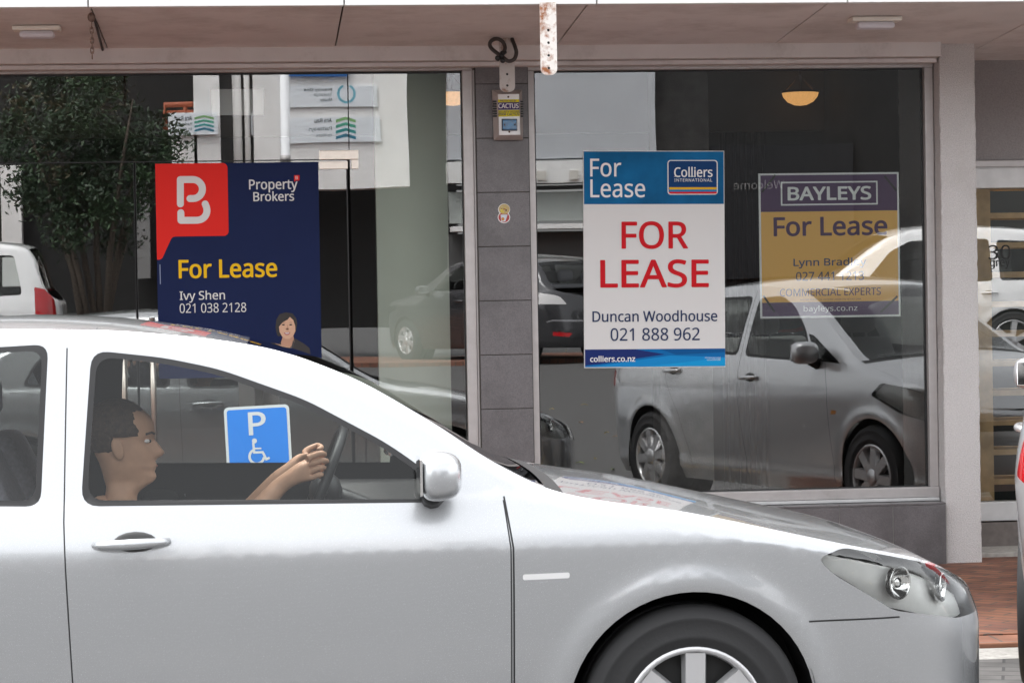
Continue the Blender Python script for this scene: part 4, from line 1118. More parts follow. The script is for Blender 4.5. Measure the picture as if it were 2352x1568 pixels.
# ---- its driver
hip = Vector((1.18-1.55, 7.76-.37, .43))
drv = thing('person', 'driver in a pale shirt holding the steering wheel of the moving silver car', 'person', hip)
sk = mat('skin', (.60, .34, .22), .55, noise=.06, nscale=30)
V_ = {}; E__ = []
def ch_(*ids): E__.extend(zip(ids[:-1], ids[1:]))
V_.update(pel=((0, 0, .0), .15), bel=((-.05, 0, .14), .135), che=((-.09, 0, .31), (.15, .12)), nb=((-.095, 0, .45), .062), ne=((-.075, 0, .51), .046))
ch_('pel', 'bel', 'che', 'nb', 'ne')
for s_, n in ((1, 'l'), (-1, 'r')):
    V_.update({'sh'+n: ((-.075, s_*.18, .425), .060), 'el'+n: ((.14, s_*.25, .24), .045), 'wr'+n: ((.415, s_*.165, .535), .027), 'pa'+n: ((.475, s_*.185, .575), (.036, .018))})
    ch_('che', 'sh'+n, 'el'+n, 'wr'+n, 'pa'+n)
    V_.update({'kn'+n: ((.44, s_*.13, .06), .075), 'an'+n: ((.70, s_*.11, -.22), .05), 'to'+n: ((.82, s_*.11, -.23), .04)}); ch_('pel', 'kn'+n, 'an'+n, 'to'+n)
    for k in range(4):
        dz = -.030+.020*k; L_ = 1-.12*abs(k-2)
        a = Vector((.50, s_*(.193), .585+dz)); V_.update({f'f{k}a'+n: (a, .0095), f'f{k}b'+n: (a+Vector((.038*L_, s_*.012, .012)), .009), f'f{k}c'+n: (a+Vector((.052*L_, -s_*.018, .006)), .008), f'f{k}d'+n: (a+Vector((.034*L_, -s_*.034, .0)), .007)})
        ch_('pa'+n, f'f{k}a'+n, f'f{k}b'+n, f'f{k}c'+n, f'f{k}d'+n)
    V_.update({'t1'+n: ((.475, s_*.158, .59), .011), 't2'+n: ((.505, s_*.145, .605), .009)}); ch_('pa'+n, 't1'+n, 't2'+n)
body = skin('body', (V_, E__), sk, drv, 2)
# head, joined to the same skin
zk = [(-.11, .030, -.060, .055), (-.04, .034, -.058, .051), (-.012, .062, -.055, .046), (.0, .083, -.058, .044), (.015, .090, -.062, .050), (.032, .084, -.066, .057), (.045, .088, -.070, .062), (.058, .085, -.074, .065), (.075, .086, -.082, .068), (.10, .084, -.092, .071), (.12, .079, -.097, .072), (.138, .088, -.10, .073), (.17, .085, -.102, .074), (.20, .064, -.088, .063), (.218, .030, -.058, .040), (.228, -.012, -.022, .010)]
hbm = bmesh.new(); rows = []
for z in np.r_[np.linspace(-.11, .218, 44), .224, .228]:
    fr_, bk_, hw_ = [float(interp([(k[0], k[i]) for k in zk], z)) for i in (1, 2, 3)]
    row = []
    for k in range(44):
        ph = 2*pi*k/44; cx_ = (fr_+bk_)/2*.2-.012; R1 = (fr_-cx_) if cos(ph) > 0 else (cx_-bk_)
        x_ = cx_+R1*math.copysign(abs(cos(ph))**.85, cos(ph)); y_ = hw_*math.copysign(abs(sin(ph))**.9, sin(ph))
        p_ = ph if ph < pi else ph-2*pi
        nose = math.exp(-(p_/.20)**2)*(.022*math.exp(-((z-.080)/.014)**2)+.016*math.exp(-((z-.102)/.022)**2))
        sock = -.009*(math.exp(-((abs(p_)-.50)/.22)**2))*math.exp(-((z-.118)/.013)**2)
        lips = .004*math.exp(-(p_/.35)**2)*(math.exp(-((z-.050)/.006)**2)+math.exp(-((z-.037)/.006)**2))
        row.append(hbm.verts.new((x_-.03+(nose+sock+lips)*cos(p_), y_+(sock)*sin(p_), .545+z)))
    rows.append(row)
for i in range(len(rows)-1):
    for k in range(44): hbm.faces.new([rows[i][k], rows[i][(k+1) % 44], rows[i+1][(k+1) % 44], rows[i+1][k]])
hbm.faces.new(rows[-1])
for s_ in (-1, 1):
    q_ = bmesh.ops.create_uvsphere(hbm, u_segments=14, v_segments=10, radius=1)
    for v in q_['verts']:
        k = v.co.copy(); v.co = Vector((-.045+.018*k.x-.006*k.z, s_*(.074+.008*k.y*1.0+.004*abs(k.x)), .645+.032*k.z))
hbm.from_mesh(body.data)
for f in hbm.faces: f.smooth = True
bmesh.ops.recalc_face_normals(hbm, faces=hbm.faces)
hbm.to_mesh(body.data); hbm.free()
for p_ in body.data.polygons: p_.use_smooth = True
SV = {k: (V_[k][0], tuple(np.array(V_[k][1] if isinstance(V_[k][1], tuple) else (V_[k][1],)*2)+.014)) for k in ('pel', 'bel', 'che', 'nb', 'shl', 'ell', 'shr', 'elr')}
SV['nb'] = ((-.09, 0, .45), .078)
for s_, n in ((1, 'l'), (-1, 'r')): SV['cu'+n] = (tuple(np.array(V_['el'+n][0])*.45+np.array(V_['wr'+n][0])*.55), .045)
skin('shirt', (SV, [('pel', 'bel'), ('bel', 'che'), ('che', 'nb'), ('che', 'shl'), ('shl', 'ell'), ('che', 'shr'), ('shr', 'elr'), ('ell', 'cul'), ('elr', 'cur')]), mat('beige shirt', (.46, .42, .33), .85, noise=.1, nscale=25), drv, 2)
hb = MB(); hb.ball((-.052, 0, .692), (.098, .086, .096), 48); random.seed(9)
for v in hb.bm.verts:
    x_, z_ = v.co.x, v.co.z
    face = max(0, min(1, (x_-.018+.5*max(0, z_-.70))/.02))*max(0, min(1, (.738-z_)/.015)); low = max(0, min(1, (.632-z_)/.015))
    if abs(v.co.y) > .05 and x_ > -.055 and z_ < .672: face = 1
    k_ = 1-.34*max(face, low)+random.uniform(-.014, .014)
    v.co = Vector((-.052+(x_+.052)*k_, v.co.y*k_, .692+(z_-.692)*k_))
hb.build('hair', mat('brown hair', (.045, .025, .016), .65, noise=.4, nscale=70, bump=.5, bscale=120), drv, fix=False)
for s_ in (-1, 1):
    o = MB().ball((.035, s_*.033, .663), (.0105, .0115, .006), 12).build('eye', white, drv)
    MB().ball((.045, s_*.034, .663), (.004, .005, .005), 10).build('iris', dark, o)
    MB().tube([(.056, s_*.014, .683), (.050, s_*.034, .688), (.034, s_*.052, .684)], .0035, 6).build('eyebrow', MATS['brown hair'], drv)
MB().tube([(.046, -.022, .588), (.061, 0, .589), (.046, .022, .588)], [.002, .0035, .002], 8).build('mouth', mat('lips', (.36, .13, .11), .5), drv)

# ---- the silver hatch-backed saloon parked nose-in; we see its tail at the right edge and all of it in the window
ta = [(-.66, .985), (-1.40, 1.015), (-1.385, 1.345), (-1.15, 1.355), (-.98, 1.295), (-.80, 1.16)]
tq = [(-.34, .965), (-.60, .98), (-.745, 1.14), (-.68, 1.13)]
tb = [(-1.52, 1.02), (-2.32, 1.045), (-2.28, 1.29), (-1.95, 1.352), (-1.50, 1.358)]
tcq = [(-2.40, 1.05), (-2.74, 1.075), (-2.56, 1.20), (-2.40, 1.255)]
notch = dict(W=.847, xF=.84, xS=.25, xT=-2.95, xR=-3.50, nF=2.2, nR=2.7, zc=.76, zb=.98, wb=-2.60, ra=.345, zw=.308, zbot=.18, sill=.02,
    ztop=[(.84, .66), (.74, .72), (.55, .80), (.30, .875), (0, .94), (-.18, .985), (-.42, 1.11), (-.75, 1.29), (-1.0, 1.385), (-1.25, 1.425), (-1.6, 1.445), (-1.95, 1.435), (-2.35, 1.375), (-2.75, 1.22), (-3.0, 1.10), (-3.2, 1.055), (-3.5, 1.03)],
    zf=[(0, .04), (.35, 0), (.5, 0), (.62, .035), (.72, .11), (1.2, .35)], zr=[(0, .08), (.3, .02), (.5, 0), (.62, .03), (.8, .045), (1.05, .10), (1.5, .25)],
    crown=[(.85, 0), (.5, .03), (-.1, .045), (-.3, .03), (-.9, .04), (-1.5, .05), (-2.4, .04), (-3, .02), (-3.5, .015)],
    bulge=[(.85, 0), (0, .02), (-.2, .10), (-.6, .09), (-1.0, .05), (-1.4, 0), (-2.3, -.03), (-2.8, -.07), (-3.1, -.04), (-3.5, 0)],
    stations=dict(cowl=-.17, rf=-1.03, rr=-2.25, tf=-3.02, end=-3.5), roll=.05, rollw=.03, kg=.27, ku=.22, kl=.2, seat_x=-1.35,
    mirror=(-.60, 1.03), mirror_w=.085, handles=[(-1.32, .865), (-2.28, .89)], spokes=8, spin=.1, names=common_names, whole=('front_bumper', 'rear_bumper', 'grille'), off={}, seams=[],
    panels=[
        ('door_front.glass_a', ta, .05), ('door_front.trim_a', grow(ta, .018), .05), ('glass_c', tq, .02),
        ('door_rear.glass_b', tb, .05), ('door_rear.trim_b', grow(tb, .018), .05), ('glass_d', tcq, .02),
        ('headlamp', [(.0, .79), (.10, .862), (.36, .835), (.62, .745), (.755, .69), ('f', .50, .655), ('f', .48, .60), (.66, .60), (.30, .685)], .03),
        ('tail_lamp', [(-3.10, .78), (-3.14, .90), (-3.36, .92), ('r', .48, .92), ('r', .50, .66), (-3.44, .66), (-3.30, .73)], .02),
        ('seam', [(-.50, .97), (-.44, .80), (-.44, .25), (-.444, .25), (-.444, .80), (-.504, .97)], 0),
        ('seam', [(-1.455, 1.41), (-1.46, .9), (-1.42, .25), (-1.424, .25), (-1.464, .9), (-1.459, 1.41)], 0),
        ('seam', [(-2.37, 1.10), (-2.37, .85), (-2.22, .62), (-2.10, .25), (-2.104, .25), (-2.224, .62), (-2.374, .85), (-2.374, 1.10)], 0),
        ('sill_strip', [(-.46, .30), (-.46, .335), (-2.13, .335), (-2.12, .30)], 0),
        ('repeater', [(-.36, .665), (-.345, .69), (-.40, .69), (-.415, .665)], .008),
        ('door_front', [(-.50, .97), (-.442, .80), (-.442, .25), (-1.422, .25), (-1.462, .9), (-1.456, 1.39), (-1.15, 1.385), (-.94, 1.315), (-.77, 1.185), (-.62, 1.0)], 0),
        ('door_rear', [(-1.462, .9), (-1.424, .25), (-2.102, .25), (-2.222, .62), (-2.372, .85), (-2.372, 1.06), (-2.33, 1.31), (-1.96, 1.385), (-1.459, 1.39)], 0),
        ('grille', [('f', 0, .60), ('f', .36, .60), ('f', .36, .54), ('f', 0, .54)], 0),
        ('front_bumper', [('f', 0, .61), ('f', .50, .605), (.66, .595), (.42, .64), (.35, .45), (.352, .18), ('f', 0, .18)], 0),
        ('rear_bumper', [('r', 0, .60), ('r', .6, .60), (-3.2, .60), (-2.95, .56), (-2.95, .18), ('r', 0, .18)], 0),
    ])
hd = Vector((.355, .935, 0)).normalized(); rz = math.atan2(hd.y, hd.x)
park = thing('parked_car', 'silver saloon parked nose-in to the shop, mirrored in the right window', 'car', (4.295, 10.60, .105), (0, 0, rz))
grey_silver = carpaint('parked silver paint', (.60, .61, .625), .6, .30)
MP = dict(MC); MP.update(paint=grey_silver, glass_d=carglass, repeater=mat('amber lens', (.5, .2, .03), .2), grille=dark, sill_strip=mat('silver strip', (.6, .6, .6), .3, .6), cloth=mat('pale seat cloth', (.30, .30, .29), .9))
notch['names'] = dict(common_names, glass_c='quarter_window', glass_d='quarter_window')
pc, pobjs, pemit, pcls, pok = build_car(notch, park, MP)
for s_ in (-1, 1):
    h = pobjs[('headlamp', s_)]
    pemit('reflector', (pcls == 'headlamp') & pok, [reflector('lamp reflector')], h, sides=(s_,), off=-.028)
ab = MB(); ab.ball((-2.32, 0, 1.455), (.045, .03, .02), 12); ab.tube([(-2.32, 0, 1.46), (-2.48, 0, 1.66)], [.005, .0025], 6); ab.build('aerial', black, park)
wp = MB()
for y0, y1 in ((.05, .60), (-.55, .02)): wp.tube([(-.16, y0, 1.005), (-.20, (y0+y1)/2, 1.015), (-.24, y1, 1.005)], .008, 6)
wp.build('wiper', black, park)

# ---- cars on the far side, seen only in the glass
suv = dict(W=.93, xF=.85, xS=.35, xT=-3.3, xR=-3.80, nF=3.0, nR=4.0, zc=.85, zb=1.12, wb=-2.80, ra=.41, zw=.38, zbot=.25, sill=.01,
    ztop=[(.85, .95), (.75, 1.02), (.5, 1.07), (0, 1.12), (-.25, 1.16), (-.5, 1.32), (-.9, 1.60), (-1.1, 1.71), (-1.4, 1.79), (-2.0, 1.82), (-2.8, 1.80), (-3.35, 1.74), (-3.52, 1.60), (-3.68, 1.22), (-3.80, 1.10)],
    zf=[(0, .05), (.4, 0), (.8, .01), (1.0, .05), (1.5, .2)], zr=[(0, .05), (.5, 0), (1.0, .02), (1.4, .12), (1.8, .3)],
    crown=[(.9, 0), (.3, .03), (-.3, .03), (-1.0, .04), (-2, .05), (-3.3, .04), (-3.8, .01)], bulge=[(.9, 0), (-.2, .05), (-.6, .10), (-1.1, .05), (-1.5, 0), (-3, 0), (-3.5, -.05), (-3.8, 0)],
    stations=dict(cowl=-.24, rf=-1.08, rr=-3.42, tf=-3.70, end=-3.8), kg=.22, ku=.2, kl=.15, seat_x=-1.5, mirror=(-.62, 1.20), handles=[(-1.55, 1.0), (-2.5, 1.0)], spokes=6, names=common_names, whole=('grille',), off={}, seams=[], step=.05,
    panels=[('door_front.glass_a', [(-.70, 1.13), (-1.62, 1.14), (-1.60, 1.66), (-1.30, 1.65), (-1.05, 1.52)], .05), ('door_rear.glass_b', [(-1.75, 1.14), (-2.55, 1.15), (-2.55, 1.67), (-1.74, 1.67)], .05), ('glass_c', [(-2.65, 1.15), (-3.35, 1.16), (-3.25, 1.64), (-2.65, 1.66)], .06),
        ('headlamp', [(.45, .84), (.45, .98), (.80, .95), ('f', .62, .93), ('f', .60, .80), (.80, .80)], .03), ('tail_lamp', [(-3.5, .85), (-3.5, 1.25), (-3.74, 1.2), ('r', .70, 1.15), ('r', .70, .85)], .02),
        ('seam', [(-.50, 1.15), (-.50, .35), (-.504, .35), (-.504, 1.15)], 0), ('seam', [(-1.685, 1.7), (-1.685, .35), (-1.69, .35), (-1.69, 1.7)], 0),
        ('door_front', [(-.502, 1.12), (-.502, .35), (-1.687, .35), (-1.687, 1.72), (-1.25, 1.70), (-.98, 1.56), (-.60, 1.2)], 0), ('door_rear', [(-1.69, 1.72), (-1.69, .35), (-2.40, .35), (-2.62, .85), (-2.60, 1.70)], 0),
        ('grille', [('f', 0, .88), ('f', .55, .88), ('f', .55, .70), ('f', 0, .70)], 0)])
wpaint = carpaint('white paint', (.80, .80, .80), .0, .25)
gz = road_z(-5.5)
q = vat(1668, 640, -5.5)
sv = thing('suv', 'white four wheel drive with its bonnet mirrored behind the orange poster', 'car', (q.x+.85, -5.6, gz), (0, 0, pi), 'white four wheel drives on the far lane')
MS = dict(MC); MS.update(paint=wpaint); build_car(suv, sv, MS)
def copy_tree(o, parent=None):
    c_ = o.copy(); C.objects.link(c_)
    if parent: c_.parent = parent
    for ch in [x for x in bpy.data.objects if x.parent == o]: copy_tree(ch, c_)
    return c_
q = vat(150, 600, -5.5)
sv2 = copy_tree(sv); sv2.location = (q.x-3.8, -5.6, gz); sv2['label'] = 'white four wheel drive with its tail mirrored at the far left of the doors'
hatch = dict(suv, W=.88, xF=.82, xR=-3.5, xT=-2.95, wb=-2.62, ra=.345, zw=.31, zbot=.2, zb=.98, zc=.76, nF=2.4, nR=2.8,
    ztop=[(.82, .72), (.5, .86), (0, .95), (-.2, .99), (-.5, 1.14), (-.9, 1.34), (-1.2, 1.42), (-1.7, 1.47), (-2.3, 1.44), (-2.9, 1.36), (-3.1, 1.24), (-3.35, 1.02), (-3.5, .94)],
    zf=[(0, .05), (.35, 0), (.6, .02), (.75, .1), (1.4, .3)], zr=[(0, .1), (.35, .0), (.6, .02), (.9, .06), (1.3, .2)], crown=[(.85, 0), (0, .04), (-.3, .03), (-1, .04), (-2, .05), (-3, .03), (-3.5, .01)], bulge=[(.85, 0), (-.2, .1), (-.6, .1), (-1.1, .04), (-1.5, 0), (-2.8, -.02), (-3.2, -.08), (-3.5, -.03)],
    stations=dict(cowl=-.2, rf=-1.12, rr=-2.9, tf=-3.36, end=-3.5), kg=.3, ku=.25, kl=.2, seat_x=-1.35, mirror=(-.62, 1.03), handles=[(-1.4, .86), (-2.25, .9)],
    panels=[('door_front.glass_a', [(-.66, 1.0), (-1.45, 1.02), (-1.44, 1.36), (-1.2, 1.345), (-.95, 1.25)], .05), ('door_rear.glass_b', [(-1.56, 1.02), (-2.3, 1.06), (-2.45, 1.32), (-1.55, 1.37)], .05), ('glass_c', [(-2.42, 1.07), (-2.75, 1.12), (-2.6, 1.28)], .03),
        ('headlamp', [(.2, .76), (.25, .83), (.55, .78), (.7, .72), ('f', .5, .68), ('f', .5, .62), (.6, .64)], .03), ('tail_lamp', [(-3.0, .80), (-3.05, .98), (-3.38, .93), ('r', .58, .90), ('r', .50, .80)], .02),
        ('number_plate', [('r', 0, .47), ('r', .26, .47), ('r', .26, .35), ('r', 0, .35)], 0), ('bumper_strip', [('r', 0, .585), ('r', .7, .585), (-3.3, .56), (-3.3, .545), ('r', .7, .56), ('r', 0, .56)], 0), ('rear_reflector', [('r', .45, .40), ('r', .70, .42), ('r', .70, .36), ('r', .5, .35)], .01),
        ('seam', [(-.48, 1.0), (-.45, .30), (-.454, .30), (-.484, 1.0)], 0), ('seam', [(-1.505, 1.4), (-1.5, .3), (-1.504, .3), (-1.51, 1.4)], 0),
        ('door_front', [(-.482, .98), (-.452, .3), (-1.502, .3), (-1.508, 1.41), (-1.15, 1.39), (-.9, 1.29), (-.58, 1.02)], 0), ('door_rear', [(-1.508, 1.41), (-1.504, .3), (-2.1, .3), (-2.3, .7), (-2.4, 1.06), (-2.52, 1.35)], 0), ('grille', [('f', 0, .62), ('f', .5, .62), ('f', .45, .5), ('f', 0, .5)], 0)],
    whole=('grille', 'number_plate', 'bumper_strip'))
hp = vat(1370, 700, -8.8); ang = math.atan2(-.86, -.5)
far_hatch = thing('parked_hatchback', 'dark grey hatchback mirrored between the tiled column and the blue poster', 'car', (hp.x-.5*3.45, -8.8-.86*3.45, .62), (0, 0, ang))
MH = dict(MC); MH.update(paint=carpaint('dark grey paint', (.05, .05, .055), .5, .25), tail_lamp=mat('clear tail lens', (.62, .60, .60), .15, coat=1), number_plate=mat('plate white', (.75, .75, .73), .5), bumper_strip=mat('satin strip', (.35, .35, .36), .3, .7), rear_reflector=MATS['red lens'])
build_car(hatch, far_hatch, MH)
pt = text('lettering', '12', (-.05, -.045, .05, .045), 0, black, far_hatch, .02); pt.rotation_euler = (0, 0, -pi/2); pt.location = (-3.50, .16, .41)
bd_ = MB().lathe([(.045, 0), (.055, .004), (.06, 0), (.055, -.004)], 24, 'x', (-3.44, 0, .80), close=True).build('badge', MATS['chrome'], far_hatch)

# ------------------------------------------------------------------ across the street (behind the camera, seen in the glass)
o = bx('far_footpath', (-60, -13.0, .3), (60, -9.2, .66), brick); tag(o, kind='structure')
farw = mat('far white render', (.80, .79, .78), .85, noise=.06, nscale=3, stain=(1.2, .6, .9, (.66, .65, .64)))
farg = mat('far grey render', (.44, .455, .48), .85, noise=.05, nscale=2)
fard = mat('far deep shade', (.010, .010, .010), .8, noise=.3, nscale=2)  # deep shade across the street put into a near-black wall colour
def fb(x0, x1, y0, y1, Y, d, m, name, root, ztop=None):
    a, b_ = vat(x0, y1, Y), vat(x1, y0, Y); z1 = ztop if ztop else b_.z
    o = bx(name, (a.x, Y-d, a.z), (b_.x, Y, z1), m); o.parent = root; o.matrix_parent_inverse = root.matrix_world.inverted() if False else Matrix.Translation(-root.location); return o
fa = thing('office_building', 'pale rendered building across the street mirrored above the doors', 'building', (1.5, -13, .6))
fb(585, 934, 0, 436, -13, .5, farw, 'wall', fa, 7.4)
fb(500, 585, 0, 640, -13.6, .3, mat('recess grey', (.10, .10, .10), .9), 'recess', fa, 7.4)
fb(452, 500, 0, 640, -13, .9, farw, 'pier', fa, 7.4)
fb(400, 452, 268, 640, -13, .3, farw, 'low_wall', fa)
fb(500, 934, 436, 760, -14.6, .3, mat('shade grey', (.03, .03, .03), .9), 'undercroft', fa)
for x, w in ((540, .07), (563, .045)):
    p0, p1 = vat(x, 0, -13.35), vat(x, 640, -13.35); pz = 7.2
    o = MB().tube([(p0.x, -13.35, pz), (p0.x, -13.35, p1.z)], w, 10).build('downpipe', farw); o.parent = fa; o.matrix_parent_inverse = Matrix.Translation(-fa.location)
o = MB(); p0 = vat(576, 260, -13.3); p1 = vat(582, 310, -13.3); o.box((p0.x, -13.4, p1.z), (p1.x, -13.25, p0.z), .01); o = o.build('meter_box', farg); o.parent = fa; o.matrix_parent_inverse = Matrix.Translation(-fa.location)
fbB = thing('shop_building', 'grey rendered shop across the street mirrored left of the blue poster', 'building', (5, -13, .6))
fb(1031, 1500, 0, 366, -13, .4, farg, 'upper_wall', fbB, 7.0)
fb(1031, 1500, 366, 421, -12.9, .5, mat('far white band', (.72, .72, .71), .7), 'fascia_band', fbB)
fb(1031, 1500, 421, 436, -13, .2, dark, 'window_head', fbB)
fb(1031, 1500, 436, 512, -13.1, .2, mat('far pane grey', (.30, .32, .305), .4), 'window', fbB)
fb(1036, 1500, 512, 530, -12.8, .4, farw, 'window_ledge', fbB)
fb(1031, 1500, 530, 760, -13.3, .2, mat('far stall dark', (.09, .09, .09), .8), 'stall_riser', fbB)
for px_ in (1245, 1318): fb(px_-10, px_+10, 390, 411, -12.86, .05, mat('far beige', (.58, .56, .51), .7), 'vent_cover', fbB)
fc = thing('cafe_building', 'dark unlit shopfront across the street mirrored above the square orange poster', 'building', (9, -13, .6))
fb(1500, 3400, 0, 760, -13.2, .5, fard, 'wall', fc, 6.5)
fb(1640, 1960, 330, 640, -13.1, .12, mat('far window black', (.012, .012, .014), .25), 'window', fc)
a, b_ = vat(1686, 436, -13.05), vat(1800, 414, -13.05)
o = text('lettering', 'Welcome', (-(b_.x-a.x)/2, -(b_.z-a.z)/2, (b_.x-a.x)/2, (b_.z-a.z)/2), 0, mat('faint lettering', (.16, .16, .16), .7)); o.rotation_euler = (0, 0, pi); o.location = ((a.x+b_.x)/2-5+0, -13.04, (a.z+b_.z)/2); o.location.x = (a.x+b_.x)/2; o.parent = fc; o.matrix_parent_inverse = Matrix.Translation(-fc.location)
fd = thing('shaded_building', 'long dark building standing behind the tree across the street', 'building', (-4, -16, .6))
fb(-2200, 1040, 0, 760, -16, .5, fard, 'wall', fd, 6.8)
fb(4, 46, 380, 660, -15.6, .3, farw, 'pier', fd)
fb(314, 340, 372, 640, -15.5, .3, mat('far mid grey', (.22, .22, .22), .8), 'pier', fd)

teal = [mat('teal %d' % k, c_, .5) for k, c_ in enumerate(((.20, .42, .16), (.06, .36, .25), (.015, .26, .27), (.01, .16, .26)))]
sw_m = mat('sign panel white', (.74, .78, .82), .5); stx = mat('sign text', (.03, .05, .07), .5)
def chevrons(A_, x0, x1, y0, y1, n=4):
    h = (y1-y0)/n
    for k in range(n):
        yb = y0+h*k+h*.9; up_ = h*.55; xm = (x0+x1)/2; th_ = h*.52
        lp = [(x0, yb), (xm, yb-up_), (x1, yb), (x1, yb-th_), (xm, yb-up_-th_), (x0, yb-th_)]
        flat('chevron_logo', [[A_.l(*q) for q in lp]], -.004, teal[k], A_.root)
A = Art(700, 240, 2.1771, 958, 205, .012, -12.96, 'wall_sign', 'white wall sign with a pale blue ring logo, upper of two mirrored above the doors', 'sign', True)
def sb(x0, y0, x1, y1, m=sw_m):
    p0, p1 = A.l(x0, y1), A.l(x1, y0); u0, u1 = sorted((p0[0], p1[0])); bx('sign_panel', (u0, 0, min(p0[1], p1[1])), (u1, .03, max(p0[1], p1[1])), m, A.root, .003)
sb(596, 116, 1322, 292)
rl = mat('ring blue', (.15, .46, .58), .5)
flat('ring_logo', pieces([A.l(1080+62*cos(radians(t)), 182+68*sin(radians(t))) for t in range(-60, 241, 12)], 18*A.sc), -.004, rl, A.root, inc=-.00001)
text('lettering', 'Priority One', A.box(760, 140, 970, 168), -.004, stx, A.root, .02)
text('lettering', 'Tauranga', A.box(836, 178, 970, 207), -.004, stx, A.root); text('lettering', 'Moana', A.box(880, 218, 970, 244), -.004, stx, A.root)
A = Art(700, 240, 2.1771, 965, 460, .012, -12.96, 'wall_sign', 'white wall sign with green chevrons, lower of two mirrored above the doors', 'sign', True)
sb(592, 362, 1340, 560)
chevrons(A, 1000, 1150, 372, 540)
text('lettering', 'Ara Rau', A.box(842, 376, 970, 408), -.004, stx, A.root, .02)
text('lettering', 'Pathways', A.box(800, 438, 970, 478), -.004, stx, A.root); text('lettering', 'to Work', A.box(855, 488, 970, 514), -.004, stx, A.root)
A = Art(0, 240, 2.1771, 1450, 408, .012, -12.9, 'wall_sign', 'small white chevron sign on the low wall beside the mirrored tree', 'sign', True)
sb(1268, 325, 1640, 492)
chevrons(A, 1465, 1612, 352, 470)
text('lettering', 'Ara Rau', A.box(1325, 352, 1446, 386), -.004, stx, A.root, .02)
text('lettering', 'Pathways', A.box(1308, 398, 1446, 428), -.004, stx, A.root); text('lettering', 'to Work', A.box(1335, 434, 1446, 460), -.004, stx, A.root)
A = Art(700, 240, 2.1771, 845, 5, .012, -12.9, 'wall_sign', 'deep blue wall sign cut off by the top of the glass above the doors', 'sign', True)
sb(600, -60, 1092, 52, mat('deep blue sign', (.01, .11, .36), .45))
pp = vat(662, 600, -9.0)
t = thing('street_post', 'white painted post across the street mirrored in front of the wall signs', 'post', (pp.x, -9.0, .5))
MB().lathe([(.11, 0), (.11, .03), (.064, .05), (.062, 6), (0, 6)], 20).build('pole', mat('post white', (.75, .76, .78), .5), t)
MB().lathe([(.068, 2.9), (.074, 2.9), (.074, 3.0), (.068, 3.0)], 20).build('collar', alu, t)
# orange rail over the low wall
a, b_ = vat(378, 242, -13.2), vat(505, 242, -13.2); zb_ = vat(400, 300, -13.2).z
t = thing('handrail', 'rusty orange tube railing over the low wall beside the mirrored tree', 'railing', (a.x, -13.2, zb_))
om = mat('orange oxide paint', (.34, .085, .035), .6, noise=.2, nscale=10); Lr = b_.x-a.x; hr = a.z-zb_
b = MB(); b.tube([(0, 0, 0), (0, 0, hr), (Lr, 0, hr)], .045, 8); b.tube([(Lr*.36, 0, 0), (Lr*.36, 0, hr)], .035, 8); b.tube([(0, 0, hr*.72), (Lr, 0, hr*.72)], .03, 8)
b.build('rail', om, t)

# tree across the street: stems plus thousands of narrow leaves in clumps
random.seed(21)
c0 = vat(215, 420, -8.2); sc_t = abs(vat(315, 420, -8.2).x-c0.x)/100
tr = thing('tree', 'bushy dark evergreen tree mirrored at the upper left of the doors', 'tree', (c0.x, -8.2, .55))
tb_ = MB(); base = Vector((0, 0, 0)); clumps = []
def W_(x, y): p_ = vat(x, y, -8.2); return Vector((p_.x-c0.x, 0, p_.z-.55))
for k in range(9):
    tip = W_(random.uniform(60, 380), random.uniform(190, 420)); tip.y = random.uniform(-.7, .7)
    m1 = Vector((tip.x*.35, tip.y*.3, tip.z*.45)); m2 = Vector((tip.x*.75, tip.y*.8, tip.z*.8))
    tb_.tube([base+Vector((random.uniform(-.1, .1), random.uniform(-.1, .1), 0)), m1, m2, tip], [.055, .04, .025, .008], 7)
tb_.build('trunk', mat('bark', (.09, .07, .055), .9, noise=.4, nscale=30, bump=.5), tr)
for k in range(150):
    for _ in range(50):
        x, y = random.uniform(10, 425), random.uniform(150, 560)
        dx_, dy_ = (x-215)/210, (y-350)/215
        if dx_*dx_+dy_*dy_ < 1 and not (x > 250 and y < 300 and random.random() < .75) and not (x > 330 and y > 420): break
    clumps.append((W_(x, y)+Vector((0, random.uniform(-.9, .9)*(1-.6*abs(dx_)), 0)), random.uniform(.12, .30)))
V_, F_, MI = [], [], []
for cc, rad in clumps:
    mi = 0 if random.random() < .6 else (1 if random.random() < .75 else 2)
    for k in range(int(95*rad/.2)):
        p_ = cc+Vector((random.gauss(0, rad*.5), random.gauss(0, rad*.5), random.gauss(0, rad*.42)))
        d_ = Vector((random.gauss(0, 1), random.gauss(0, 1), random.gauss(.3, .8))).normalized(); n_ = d_.cross(Vector((random.gauss(0, 1), random.gauss(0, 1), random.gauss(0, 1)))).normalized()
        L_, w_ = random.uniform(.06, .13), random.uniform(.011, .02); b0 = len(V_)
        V_ += [p_, p_+d_*L_*.5+n_*w_, p_+d_*L_, p_+d_*L_*.5-n_*w_]; F_.append((b0, b0+1, b0+2, b0+3)); MI.append(mi)
me = bpy.data.meshes.new('crown'); me.from_pydata(V_, [], F_); me.update()
lo = link('crown', me, [mat('leaf', (.016, .036, .014), .55), mat('leaf light', (.03, .062, .022), .55), mat('leaf dry', (.07, .06, .03), .6)], tr)
for p_, k in zip(me.polygons, MI): p_.material_index = k

